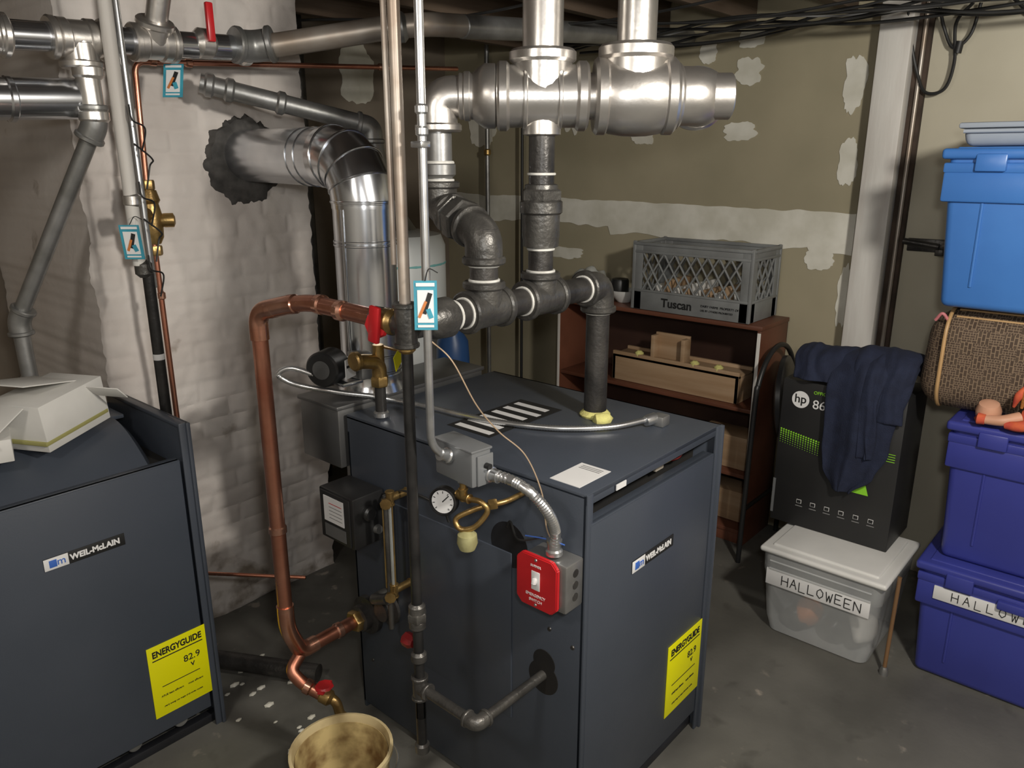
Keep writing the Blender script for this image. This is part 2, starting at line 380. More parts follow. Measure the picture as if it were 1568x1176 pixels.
# ---------------------------------------------------------------- boilers
def boiler(x0,y0,w,d,openleft=False):
    grp('gas_boiler');x1=x0+w;y1=y0+d;h=1.0
    if not openleft:
        box('side_panel_left',(x0,y0,.02),(x0+.012,y1,h-.004),slate,.003)
        box('top_panel',(x0,y0,h-.014),(x1,y1,h),slate,.003)
        box('top_front_lip',(x0,y0,.972),(x1-.02,y0+.006,h-.001),slate,.002)
        ptop=.925
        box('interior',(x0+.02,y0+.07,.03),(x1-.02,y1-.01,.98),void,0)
        for k,(z,m) in enumerate(((.945,M('yellow_wire',(.5,.4,.08),None,5,.5)),(.950,cable),(.938,redd))):
            sweep('burner_wire',[(x0+.40+.02*k,y0+.06,.93),(x0+.44+.02*k,y0+.04,z),(x0+.48+.02*k,y0+.05,z+.02)],.003,m,curve=True,seg=8)
        box('igniter_module',(x0+.36,y0+.04,.93),(x0+.40,y0+.07,.965),M('cream_part',(.5,.45,.38),None,5,.5),.003)
        box('corner_post',(x0,y0-.002,.05),(x0+.022,y0+.012,h-.002),slate,.003)
    else:
        box('side_panel_left',(x0,y0,.02),(x0+.012,y1,h),slate,.003)
        ptop=.897
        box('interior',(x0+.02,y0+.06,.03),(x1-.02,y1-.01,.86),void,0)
        bm=bmesh.new();rows=[]
        for k in range(13):
            t=k/12
            y=y0+.07+.24*t;z=.845+.12*math.sin(t*math.pi/2)
            rows.append([bm.verts.new((x0+.012,y,z)),bm.verts.new((x1-.085,y,z)),bm.verts.new((x1-.06,y+.02,z-.03)),bm.verts.new((x1-.055,y+.02,z-.25))])
        for a,b in zip(rows,rows[1:]):
            for i in range(3):bm.faces.new((a[i],a[i+1],b[i+1],b[i]))
        emit(bm,'inner_jacket',slate)
        box('inner_top',(x0+.01,y0+.31,.955),(x1-.05,y1,.967),slate,.003)
        box('side_top_flange',(x1-.03,y0+.0,h-.012),(x1,y1,h),slate,.003)
    box('side_panel_right',(x1-.012,y0-.012,.0),(x1,y1,h),slate,.003)
    box('front_right_flange',(x1-.03,y0-.004,.0),(x1,y0+.004,h),slate,.002)
    box('front_panel',(x0+.012,y0-.004,.075),(x1-.038,y0+.012,ptop),slate,.004)
    box('front_panel_top_fold',(x0+.014,y0-.004,ptop-.006),(x1-.04,y0+.03,ptop),slate,.002)
    box('base_rail',(x0+.01,y0+.02,.0),(x1-.01,y0+.05,.028),slate_dk,.003)
    box('rear_panel',(x0,y1-.012,0),(x1,y1,.95),slate,.003)
    for i in range(4):
        xx=x0+.1+i*.14
        cyl('burner_tube',(xx,y0+.03,.055),(xx,y0+.3,.055),.022,galv_d)
    sweep('gas_manifold',[(x0+.03,y0+.035,.09),(x1-.04,y0+.035,.09)],.012,blackpipe)
    bx=x0+.19 if not openleft else x0+.225
    bz=.742 if not openleft else .722
    box('badge_plate',(bx,y0-.0065,bz-.017),(bx+.2,y0-.004,bz+.017),txtk,.001)
    box('badge_square',(bx,y0-.0075,bz-.016),(bx+.058,y0-.006,bz+.016),label,.001)
    box('badge_blue_mark',(bx+.012,y0-.0085,bz-.010),(bx+.030,y0-.0072,bz+.010),bluelab,.001)
    text('m',.028,(bx+.030,y0-.0082,bz+.001),RX,bluelab)
    text('WEIL-McLAIN',.0215,(bx+.062,y0-.0075,bz),RX,txtw,bold=.0009,sx=.96)
    ex=x0+.405 if not openleft else x0+.435;ez=.165 if not openleft else .130;ww=.195 if not openleft else .175;hh=.235
    box('energy_label',(ex,y0-.006,ez),(ex+ww,y0-.004,ez+hh),yellow,.0005)
    text('ENERGYGUIDE',.0285,(ex+ww/2,y0-.0065,ez+hh-.028),RX,txtk,align='CENTER',bold=.0008,sx=.86 if not openleft else .78)
    box('label_rule',(ex+.012,y0-.007,ez+hh-.048),(ex+ww-.012,y0-.0058,ez+hh-.045),txtk,0)
    text('82.9',.03,(ex+ww*.72,y0-.0065,ez+hh-.085),RX,txtk,align='CENTER')
    text('v',.03,(ex+ww*.72,y0-.0065,ez+hh-.108),RX,txtk,align='CENTER')
    box('label_rule',(ex+.03,y0-.007,ez+hh-.14),(ex+ww-.03,y0-.0058,ez+hh-.138),txtk,0)
    text('AFUE least efficient      most efficient',.0085,(ex+ww/2,y0-.0065,ez+.065),RX,txtk,align='CENTER')
    text('yearly energy use ranges of all similar models',.0065,(ex+ww/2,y0-.0065,ez+.03),RX,txtk,align='CENTER')
boiler(1.28,.90,.635,.86)
def plate(n,a,b,m):return box(n,a,b,m,0)
plate('warning_label',(1.405,1.31,1.0),(1.72,1.47,1.0012),txtk)
for i in range(6):
    xx=1.42+i*.05
    plate('warning_text_block',(xx,1.325+.01*(i%2),1.001),(xx+.022,1.455,1.0018),label)
plate('instruction_label',(1.30,.937,1.0),(1.425,1.022,1.0012),label)
gink=M('grey_ink',(.25,.25,.25),None,5,.6)
for i in range(3):plate('instruction_line',(1.395+i*.008,.95,1.001),(1.398+i*.008,1.01,1.0016),gink)
plate('lip_label',(1.385,.893,.978),(1.425,.8955,.992),label)
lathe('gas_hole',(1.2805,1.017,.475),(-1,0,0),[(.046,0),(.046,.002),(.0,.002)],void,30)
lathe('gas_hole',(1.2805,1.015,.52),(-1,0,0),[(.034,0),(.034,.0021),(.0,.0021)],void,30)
box('foil_tape_strip',(1.277,1.235,.645),(1.2805,1.375,.685),tape,.001,rot=Matrix.Rotation(math.radians(4),3,'X'))
lathe('round_knockout',(1.28,1.13,.80),(-1,0,0),[(.06,0),(.06,.001),(.0,.001)],slate_dk,30)
for y,z in((.93,.2),(.93,.6),(1.7,.2),(1.35,.93),(1.0,.93),(1.0,.62),(1.45,.25),(1.25,.76)):
    lathe('screw',(1.28,y,z),(-1,0,0),[(.006,0),(.005,.003),(.0,.003)],iron,10)
box('side_access_panel',(1.275,1.12,.30),(1.281,1.56,.78),slate,.002)
boiler(.305,2.04,.64,.53,True)

def rbox(n,c,s,m,R,bev=.002):
    c=V(c);s=V(s)/2;return box(n,c-s,c+s,m,bev,rot=R)
grp('white_cardboard_box')
Rz=Matrix.Rotation(math.radians(28),3,'Z')
rbox('carton',(.685,2.30,1.040),(.23,.17,.13),paper,Rz@Matrix.Rotation(math.radians(-6),3,'Y'))
rbox('flap_raised',(.655,2.33,1.125),(.20,.16,.004),paper,Rz@Matrix.Rotation(math.radians(10),3,'Y'))
rbox('flap_side',(.79,2.24,1.085),(.05,.17,.004),paper,Rz@Matrix.Rotation(math.radians(45),3,'Y'))
rbox('box_band',(.685,2.30,1.00),(.232,.172,.012),M('olive_band',(.35,.33,.12),None,5,.6),Rz@Matrix.Rotation(math.radians(-6),3,'Y'))
grp('white_paper_stack')
rbox('sheet_block',(.48,2.27,1.0),(.18,.18,.06),paper,Matrix.Rotation(math.radians(-15),3,'Z'))
rbox('folded_sheet',(.46,2.25,1.055),(.18,.16,.004),paper,Matrix.Rotation(math.radians(-20),3,'Z')@Matrix.Rotation(math.radians(25),3,'Y'))
rbox('folded_sheet',(.51,2.22,1.06),(.14,.13,.004),paper,Matrix.Rotation(math.radians(20),3,'Z')@Matrix.Rotation(math.radians(-30),3,'Y'))

# ---------------------------------------------------------------- flue
grp('vent_flue_pipe')
fx,fy,fr=1.472,1.875,.091
pipe('vertical_duct',(fx,fy,1.02),(fx,fy,1.585),fr,galv)
for z in(1.08,1.13,1.465,1.475,1.585):band((fx,fy,z),(0,0,1),fr+.003,.008,galv,'crimp_ring')
pts=[(fx,fy,1.57)];Rr=.125
for k in range(5):
    a0=math.pi/2*k/4;pts.append((fx,fy+Rr-Rr*math.cos(a0),1.59+Rr*math.sin(a0)))
pts.append((fx,fy+Rr+.03,1.715))
ob=sweep('elbow_gores',pts,fr+.002,galv,seg=40)
try: ob.data.set_sharp_from_angle(angle=math.radians(14))
except Exception: pass
for k in range(5):
    a0=math.pi/2*k/4
    band((fx,fy+Rr-Rr*math.cos(a0),1.59+Rr*math.sin(a0)),(0,math.sin(a0),math.cos(a0)),fr+.006,.007,galv,'gore_seam')
lathe('horizontal_duct',(fx,fy+.125,1.715),(.045,.60,.008),[(fr-.003,0),(fr-.003,.62)],galv,48)
for t in(.16,.24):band(V((fx,fy+.125,1.715)).lerp(V((fx+.045,fy+.725,1.723)),t),(.045,.6,0),fr+.0,.006,galv,'crimp_ring')
box('duct_seam',(fx-fr-.002,fy-.02,1.10),(fx-fr+.002,fy-.012,1.57),galv,.001)
bm=bmesh.new();n=90;ri=[];ro=[];rm=[]
for k in range(n):
    a=2*math.pi*k/n;c,s=math.cos(a),math.sin(a)
    R1=.080;R2=.130+.014*noise.noise(V((c*3,s*3,5)));R3=.155+.03*noise.noise(V((c*4,s*4,9)))+.016*noise.noise(V((c*15,s*15,9)))
    ri.append(bm.verts.new((1.515+c*R1,2.555,1.72+s*R1)));rm.append(bm.verts.new((1.515+c*R2,2.567,1.715+s*R2)));ro.append(bm.verts.new((1.515+c*R3,2.60,1.70+s*R3)))
for a,b in((ri,rm),(rm,ro)):
    for k in range(n):bm.faces.new((a[k],a[(k+1)%n],b[(k+1)%n],b[k]))
emit(bm,'mortar_collar',plasterd)
grp('draft_hood')
box('hood',(1.262,1.775,.83),(1.87,1.965,1.018),hoodm,.004)
box('hood_lip',(1.256,1.770,1.010),(1.876,1.970,1.022),hoodm,.002)
box('hood_lower_chute',(1.40,1.775,.60),(1.87,1.94,.84),hoodm,.004)
box('hood_floor_stand',(1.50,1.80,0),(1.80,1.92,.61),slate_dk,.004)
lathe('flue_collar',(fx,fy,1.02),(0,0,1),[(.108,0),(.10,.02),(.096,.03),(.096,.05)],galv,32)
grp('vent_damper_motor')
c=V((1.302,1.865,1.118));ax=V((-.90,-.42,.0)).normalized()
lathe('motor_body',c-ax*.04,ax,[(.048,0),(.053,.006),(.053,.074),(.048,.08),(0,.08)],black,36)
lathe('motor_label',c+ax*.0405,ax,[(.028,0),(.028,.001),(0,.001)],M('grey_label',(.10,.10,.10),None,9,.5),30)
rbox('side_label',c+V((.030,-.068,.003)),(.055,.002,.058),label,Matrix.Rotation(math.radians(22),3,'Z'),0)
rbox('side_label_text',c+V((.030,-.0695,.010)),(.042,.002,.007),txtk,Matrix.Rotation(math.radians(22),3,'Z'),0)
box('bracket',(1.32,1.82,1.058),(1.44,1.92,1.070),galv,.002)
box('end_cap',(1.375,1.80,1.07),(1.42,1.87,1.155),galv_d,.008)

grp('relief_valve')
pipe('nipple',(1.325,1.655,1.0),(1.325,1.655,1.10),.016,blackpipe)
band((1.325,1.655,1.012),(0,0,1),.022,.02,steel)
hexnut((1.325,1.655,1.11),(0,0,1),.026,.03,brass)
sweep('valve_body',[(1.325,1.655,1.11),(1.325,1.655,1.165),(1.25,1.66,1.18)],.021,brass,R=.03)
pipe('valve_bonnet',(1.325,1.655,1.16),(1.325,1.655,1.215),.016,brass)
band((1.25,1.66,1.18),(1,0,0),.027,.02,brass)
box('test_lever',(1.33,1.56,1.205),(1.345,1.66,1.211),brass,.002)
rbox('yellow_tag',(1.33,1.575,1.19),(.002,.07,.045),yellow,Matrix.Rotation(math.radians(-60),3,'Z')@Matrix.Rotation(math.radians(20),3,'X'),0)
rbox('yellow_tag',(1.38,1.50,1.08),(.002,.05,.06),yellow,Matrix.Rotation(math.radians(-40),3,'Z')@Matrix.Rotation(math.radians(-30),3,'X'),0)

# ---------------------------------------------------------------- copper return
grp('copper_return_pipe')
sweep('run',[(1.04,1.27,1.378),(1.03,1.54,1.388),(.993,1.70,1.35),(.993,1.70,.455),(1.03,1.70,.365),(1.26,1.70,.368)],.0200,copper,R=.045,seg=20)
for p,d in(((1.032,1.49,1.387),(0,1,0)),((1.02,1.585,1.378),(-.25,1,-.2)),((1.005,1.65,1.362),(-.3,1,-.3)),((.993,1.70,1.30),(0,0,1)),((.993,1.70,.76),(0,0,1)),((.993,1.70,.51),(0,0,1)),((1.07,1.70,.366),(1,0,0)),((1.16,1.70,.367),(1,0,0)),((1.03,1.41,1.383),(0,1,0))):
    band(p,d,.0235,.028,copper2,'solder_coupling')
sweep('top_elbow',[(1.02,1.59,1.378),(.993,1.70,1.35),(.993,1.70,1.28)],.0235,copper2,R=.05,seg=20)
sweep('lower_elbow',[(.993,1.70,.53),(.993,1.70,.455),(1.03,1.70,.365),(1.08,1.70,.366)],.0235,copper2,R=.045,seg=20)
sweep('drain_branch',[(1.035,1.70,.365),(.985,1.69,.33),(1.0,1.66,.295),(1.03,1.61,.265)],.018,copper,R=.02)
band((1.01,1.645,.285),(.4,-.8,-.35),.022,.03,copper2,'solder_coupling')
band((1.035,1.60,.262),(.4,-.8,-.35),.022,.045,brass,'drain_valve_body')
sweep('drain_spout',[(1.035,1.60,.262),(1.05,1.575,.25),(1.055,1.565,.20)],.014,brass,R=.02)
band((1.055,1.565,.20),(0,0,1),.018,.02,brass)
box('valve_handle',(1.0,1.585,.293),(1.06,1.605,.300),red,.003,rot=Matrix.Rotation(math.radians(30),3,'Z'))
pipe('handle_stem',(1.033,1.60,.26),(1.03,1.598,.297),.006,brass)
lathe('handle_knob',(1.03,1.598,.292),(0,0,1),[(.022,0),(.027,.006),(.022,.012),(0,.012)],red,8)
lathe('return_flange',(1.28,1.70,.368),(-1,0,0),[(.06,0),(.06,.018),(.04,.022),(.04,.045),(.03,.05)],iron,26)
hexnut((1.225,1.70,.368),(1,0,0),.034,.03,brass)
hexnut((1.038,1.285,1.379),(0,1,0),.031,.03,ironf)
band((1.038,1.255,1.379),(0,1,0),.028,.04,brass,'ball_valve_body')
box('ball_valve_handle',(1.0,1.25,1.335),(1.012,1.28,1.415),red,.004,rot=Matrix.Rotation(math.radians(8),3,'X'))
lathe('ball_valve_wheel',(1.02,1.27,1.372),(-.9,-.3,0),[(.026,0),(.030,.006),(.026,.012),(0,.012)],red,8)

# ---------------------------------------------------------------- black iron header
grp('steam_header_pipe')
hz=1.375;hy=1.21
pipe('header_run',(1.06,hy,hz),(1.74,hy,hz),.0325,iron)
tee((1.045,hy,hz),(0,0,1),(0,1,0),.024,.045,ironf,dopeat=False)
lathe('reducer',(1.075,hy,hz),(1,0,0),[(.028,0),(.03,.02),(.043,.045),(.045,.075),(.045,.09),(.034,.092)],ironf,28)
band((1.185,hy,hz),(1,0,0),.0345,.007,dope,'thread_sealant')
tee((1.285,hy,hz),(1,0,0),(0,0,1),.0425,.062,ironf)
tee((1.49,hy,hz),(1,0,0),(0,0,1),.0425,.062,ironf)
elbow((1.745,hy,hz),(-1,0,0),(0,0,-1),.0425,.068,ironf)
pipe('boiler_outlet_riser',(1.745,hy,1.0),(1.745,hy,hz),.0325,iron)
pipe('riser_a_nipple',(1.285,hy,hz),(1.285,hy,1.56),.0325,iron)
D=V((.6587,-.7524,0));B=V((1.49,hy,1.85));U=V((0,0,1))
A=B-D*.245
e2=V((A.x,A.y,1.60));e1=V((1.285,hy,1.545));dd=(e2-e1).normalized()
elbow(e1,(0,0,-1),dd,.043,.062,ironf)
pipe('riser_a_offset',e1,e2,.032,iron)
hexnut(e1+dd*.10,dd,.054,.036,ironf,'union_nut')
hexnut(e1+dd*.135,dd,.050,.02,ironf,'union_nut')
elbow(e2,-dd,(0,0,1),.041,.055,ironf)
pipe('riser_a_upper',e2,(A.x,A.y,1.80),.031,galv_d)
band((A.x,A.y,1.70),(0,0,1),.036,.010,dope,'thread_sealant');band((A.x,A.y,1.685),(0,0,1),.039,.04,galv_d)
pipe('riser_b_nipple',(1.49,hy,hz),(1.49,hy,1.79),.031,iron)
band((1.49,hy,1.497),(0,0,1),.0345,.006,dope,'thread_sealant')
lathe('riser_b_coupling',(1.49,hy,1.50),(0,0,1),[(.034,0),(.044,.004),(.044,.02),(.046,.03),(.046,.08),(.052,.085),(.052,.11),(.043,.118),(.04,.15),(.034,.152)],ironf,28)
hexnut((1.49,hy,1.625),(0,0,1),.052,.03,ironf,'union_nut')
band((1.49,hy,1.675),(0,0,1),.0345,.006,dope,'thread_sealant')
lathe('floor_foam',(1.745,hy,1.0),(0,0,1),[(.042,0),(.045,.006),(.038,.014),(.033,.018)],foam,16)
lathe('foam_bead',(1.69,1.18,1.004),(.6,-.6,.1),[(0,0),(.018,.01),(.020,.03),(.014,.05),(0,.06)],foam,12)

# ---------------------------------------------------------------- silver main
grp('silver_steam_main')
elbow(A,(0,0,-1),D,.046,.075,silver,dopeat=False,ring=1.2)
pipe('main_run',A+D*.05,B+D*.44,.052,silver)
lathe('reducing_collar',A+D*.075,D,[(.045,0),(.062,.02),(.072,.035),(.072,.06),(.062,.065)],silver,32)
tee(B,D,U,.070,.100,silver,ring=1.11,Lb=.095,dopeat=False)
band(B-D*.04,D,.075,.010,silver);band(B+D*.04,D,.075,.010,silver)
lathe('branch_boss',B,(0,0,-1),[(.045,.04),(.045,.085),(.036,.088)],silver,24)
C2=B+D*.215
tee(C2,D,U,.080,.088,silver,ring=1.08,Lb=.105,dopeat=False,name='large_tee')
lathe('tee_bulge',C2-D*.08,D,[(.074,0),(.084,.02),(.089,.05),(.090,.08),(.089,.11),(.084,.14),(.074,.16)],silver,48)
E=B+D*.375;Fw=V((.7524,.6587,0))
elbow(E,-D,Fw,.066,.075,silver,dopeat=False,ring=1.12)
pipe('far_run',E,E+Fw*.5,.055,silver)
for c,r in((B,.047),(C2,.045)):
    pipe('vertical_riser',c,(c.x,c.y,2.40),r,silver)
    lathe('flange_collar',(c.x,c.y,2.10),(0,0,1),[(r,0),(r+.018,.006),(r+.018,.04),(r+.026,.045),(r+.026,.07),(r,.075)],silver,28)
    for k in range(5):
        a=k*math.pi/2.5+.4
        lathe('flange_bolt',(c.x+(r+.022)*math.cos(a),c.y+(r+.022)*math.sin(a),2.09),(0,0,1),[(.009,0),(.009,.1),(0,.1)],silver,6)

# ---------------------------------------------------------------- gas / vertical pipes
grp('gas_supply_pipe')
gx,gy=1.045,1.21
pipe('upper_pipe',(gx,gy,1.41),(gx,gy,2.40),.012,tanpipe)
pipe('upper_pipe_twin',(gx-.004,gy+.025,1.50),(gx-.004,gy+.025,2.40),.006,tanpipe)
pipe('lower_pipe',(gx,gy,.40),(gx,gy,1.36),.0125,blackpipe)
for z in(.70,.66):band((gx,gy,z),(0,0,1),.02,.03,ironf)
hexnut((gx,gy,.68),(0,0,1),.024,.025,ironf)
tee((gx,gy,.485),U,(0,-1,0),.018,.03,ironf,dopeat=False)
pipe('drip_leg',(gx,gy,.30),(gx,gy,.485),.0125,blackpipe);band((gx,gy,.31),(0,0,1),.018,.035,ironf)
band((gx,gy,.57),(0,0,1),.019,.03,ironf)
pipe('horizontal_leg',(gx,gy,.485),(gx,1.02,.482),.0125,ironf)
elbow((gx,1.02,.482),(0,1,0),(1,0,0),.018,.032,ironf,dopeat=False)
pipe('inlet_leg',(gx,1.02,.482),(1.31,1.018,.482),.0125,ironf)
lathe('shutoff_valve',(gx+.0,gy+.015,.60),(0,1,0),[(.012,0),(.018,.01),(.018,.03),(0,.03)],redd,8)
band((gx,gy,1.33),(0,0,1),.019,.03,brass)
grp('electrical_conduit')
sweep('emt_tube',[(1.055,1.15,2.40),(1.05,1.15,1.22),(1.055,1.155,1.12),(1.09,1.155,1.085)],.0090,steel,R=.05,seg=14)
for z in(1.76,1.80):band((1.052,1.15,z),(0,0,1),.0125,.02,steel)
box('conduit_strap',(1.035,1.135,1.73),(1.06,1.165,1.742),steel,.002)
lathe('box_connector',(1.08,1.155,1.09),(1,0,-.4),[(.014,0),(.014,.02),(.018,.022),(.018,.03)],steel,14)

grp('pressure_control_box')
R10=Matrix.Rotation(math.radians(-6),3,'Z')
rbox('housing',(1.135,1.14,1.065),(.055,.13,.085),gbox,R10,.005)
rbox('cover_lip',(1.135,1.14,1.106),(.060,.135,.006),gbox,R10,.002)
rbox('side_plate',(1.135,1.072,1.06),(.045,.006,.07),gbox,R10,.002)
lathe('adjust_knob',(1.135,1.068,1.07),(0,-1,0),[(.007,0),(.007,.012),(0,.012)],black,12)
pipe('stem',(1.135,1.14,.965),(1.135,1.14,1.03),.008,brass);hexnut((1.135,1.14,1.018),(0,0,1),.014,.014,steel)
tee((1.135,1.14,.975),(0,1,0),(0,0,1),.010,.02,brass,dopeat=False)
sweep('pigtail_siphon',[(1.135,1.12,.975),(1.14,1.09,.975),(1.145,1.075,.955),(1.13,1.10,.915),(1.115,1.13,.905),(1.115,1.145,.925),(1.135,1.12,.945),(1.16,1.09,.96),(1.20,1.065,.965),(1.28,1.06,.97)],.0065,brass,curve=True,seg=12)
hexnut((1.17,1.082,.962),(.7,-.6,.1),.013,.02,brass)
lathe('siphon_cup',(1.12,1.115,.855),(0,0,1),[(.0,0),(.018,.004),(.024,.02),(.022,.040),(.008,.048)],cupm,18)
grp('pressure_gauge')
c=V((1.11,1.18,.960));ax=V((-.93,-.35,.08)).normalized()
lathe('case',c-ax*.02,ax,[(.028,0),(.034,.006),(.034,.024),(.031,.027),(.031,.022),(0,.022)],black,32)
lathe('dial',c+ax*.003,ax,[(.0275,0),(.0275,.0005),(0,.0005)],label,32)
u=ax.cross(V((0,0,1))).normalized();w=u.cross(ax)
sweep('needle',[c+ax*.0045,c+ax*.0045+(-u*.015+w*.016)],.0012,txtk,seg=6)
for k in range(9):
    a=math.radians(-135+k*33.75);p=c+ax*.004+(u*math.sin(a)+w*math.cos(a))*.025;q=c+ax*.004+(u*math.sin(a)+w*math.cos(a))*.020
    sweep('tick',[p,q],.0009,txtk,seg=5)
pipe('gauge_stem',c-ax*.02,(1.135,1.155,.975),.007,brass)
grp('flexible_whip')
sweep('whip',[(1.15,1.065,1.045),(1.155,1.02,1.045),(1.16,.965,1.03),(1.19,.94,.98),(1.225,.945,.92),(1.235,.955,.875)],.0125,steel,curve=True,seg=14,corr=.006)
lathe('connector',(1.237,.957,.855),(0,0,1),[(.02,0),(.02,.01),(.016,.014),(.016,.03),(.018,.03),(.018,.036)],steel,16)
lathe('connector',(1.15,1.075,1.045),(0,-1,0),[(.018,0),(.018,.01),(.015,.012),(.015,.03)],steel,16)
grp('emergency_shutoff_switch')
box('junction_box',(1.215,.905,.728),(1.28,1.022,.848),galv_d,.005)
bm=bmesh.new();o_=.016;ya,yb,za,zb=.922,1.040,.720,.852
prof=[(ya+o_,za),(yb-o_,za),(yb,za+o_),(yb,zb-o_),(yb-o_,zb),(ya+o_,zb),(ya,zb-o_),(ya,za+o_)]
fr_=[bm.verts.new((1.203,y,z)) for y,z in prof];bk_=[bm.verts.new((1.216,y,z)) for y,z in prof]
bm.faces.new(fr_);bm.faces.new(bk_[::-1])
for i in range(8):bm.faces.new((fr_[i],bk_[i],bk_[(i+1)%8],fr_[(i+1)%8]))
bmesh.ops.bevel(bm,geom=bm.edges[:],offset=.0025,segments=2,affect='EDGES')
emit(bm,'red_cover',red)
box('toggle_plate',(1.2015,.970,.768),(1.204,.994,.815),label,.001)
box('toggle',(1.192,.977,.785),(1.203,.986,.80),label,.002,rot=Matrix.Rotation(math.radians(20),3,'Y'))
text('EMERGENCY',.010,(1.2025,.982,.753),RL,txtw,align='CENTER');text('SWITCH',.010,(1.2025,.982,.740),RL,txtw,align='CENTER')
text('BURNER',.008,(1.2025,.982,.828),RL,txtw,align='CENTER')
for y,z in((.982,.843),(.982,.730)):lathe('screw',(1.203,y,z),(-1,0,0),[(.004,0),(.003,.002),(0,.002)],steel,10)
for z in(.76,.79,.82):lathe('knockout',(1.25,.905,z),(0,-1,0),[(.010,0),(.010,.001),(0,.001)],iron,14)
grp('low_water_cutoff')
box('housing',(1.165,1.60,.66),(1.275,1.755,.815),black,.006)
box('cover',(1.160,1.612,.665),(1.167,1.745,.81),blackm,.003)
box('white_label',(1.158,1.635,.722),(1.1605,1.725,.798),label,0)
for i in range(5):box('label_line',(1.157,1.642,.735+i*.011),(1.1585,1.70,.7365+i*.011),red if i==4 else gink,0)
box('lower_label',(1.158,1.63,.675),(1.1605,1.725,.712),M('dark_label',(.12,.12,.12),None,9,.6),0)
lathe('reset_knob',(1.215,1.60,.76),(0,-1,0),[(.022,0),(.022,.012),(.016,.018),(0,.018)],black,18)
lathe('reset_knob',(1.245,1.60,.70),(0,-1,0),[(.014,0),(.012,.012),(0,.012)],galv_d,14)
grp('gauge_glass_assembly')
pipe('water_glass',(1.215,1.50,.56),(1.215,1.50,.83),.006,glass)
for z in(.555,.835):
    tee((1.215,1.50,z),(0,0,1),(1,0,0),.011,.02,brass,dopeat=False,Lb=.06)
    lathe('cock_handle',(1.19,1.485,z),(-.7,-.7,0),[(.006,0),(.016,.004),(.016,.012),(0,.014)],brass,8)
for y in(1.48,1.52):pipe('guard_rod',(1.205,y,.56),(1.205,y,.83),.0022,brass)
pipe('side_tube',(1.24,1.55,.40),(1.24,1.55,.82),.008,ironf)
sweep('flange_nipple',[(1.28,1.62,.47),(1.23,1.62,.47),(1.23,1.55,.5)],.016,ironf,R=.02)
lathe('round_flange',(1.28,1.60,.43),(-1,0,0),[(.05,0),(.05,.014),(.03,.018),(.03,.04)],iron,24)
grp('wiring_cable')
sweep('thin_wire',[(1.08,1.17,1.34),(1.10,1.13,1.30),(1.14,1.10,1.20),(1.19,1.08,1.13),(1.22,1.03,1.08),(1.23,.99,1.0),(1.225,.97,.92),(1.235,.955,.88)],.0017,M('bare_wire',(.45,.33,.22),None,9,.5,.3),curve=True,seg=6)
sweep('black_lead',[(1.27,1.60,.80),(1.24,1.45,.86),(1.26,1.35,.84),(1.27,1.33,.80)],.0035,cable,curve=True,seg=6)
sweep('black_lead',[(1.237,.99,.885),(1.20,1.03,.88),(1.24,1.09,.89),(1.26,1.12,.86)],.0025,cable,curve=True,seg=6)
sweep('blue_tie',[(1.24,.93,.885),(1.235,.98,.885),(1.21,1.02,.89)],.0018,bluelab,curve=True,seg=6)
grp('armored_cable')
sweep('armor',[(1.285,1.85,1.085),(1.22,1.925,1.120),(1.19,1.955,1.100),(1.23,1.925,1.068),(1.31,1.83,1.045),(1.38,1.765,1.030),(1.44,1.70,1.012),(1.46,1.58,1.011),(1.47,1.48,1.011),(1.50,1.34,1.011),(1.56,1.20,1.012),(1.66,1.10,1.012),(1.76,1.045,1.02)],.0085,steel,curve=True,seg=12,corr=.007)
lathe('end_clamp',(1.75,1.045,1.018),(1,-.3,.1),[(.014,0),(.016,.01),(.016,.035),(.01,.04)],steel,14)
box('clamp_plate',(1.775,1.005,1.0),(1.815,1.045,1.03),galv_d,.004)

def tag(loc,rz,w=.05,h=.095,tilt=0):
    grp('hanging_tag')
    R=Matrix.Rotation(math.radians(rz),3,'Z')@Matrix.Rotation(math.radians(tilt),3,'Y')
    c=V(loc)
    def pl(n,dy,dz,sy,sz,off,m,rx=0):
        o=R@V((off,dy,dz))
        rbox(n,c+o,(.0012,sy,sz),m,R@Matrix.Rotation(math.radians(rx),3,'X'),0)
    pl('card',0,0,w,h,0,teal);pl('white_panel',0,-.002,w*.70,h*.66,-.0012,label)
    pl('picture',-.003,.004,w*.20,h*.44,-.0022,txtk,18);pl('picture',.006,-.008,w*.12,h*.36,-.0024,orange,24);pl('picture',-.008,-.016,w*.2,h*.2,-.0026,teal,-20)
    pl('heading',0,h*.42,w*.8,h*.07,-.0016,label);pl('caption',0,-h*.42,w*.7,h*.05,-.0016,label)
    sweep('string',[c+V((0,0,h/2)),c+V((.02,.01,h/2+.02)),c+V((.035,.0,h/2+.012))],.0012,cable,curve=True,seg=5)
tag((1.025,1.125,1.43),42,.046,.098,4)
tag((.925,2.20,1.49),42,.055,.095,-8)
tag((1.16,2.33,1.93),42,.058,.10,20)

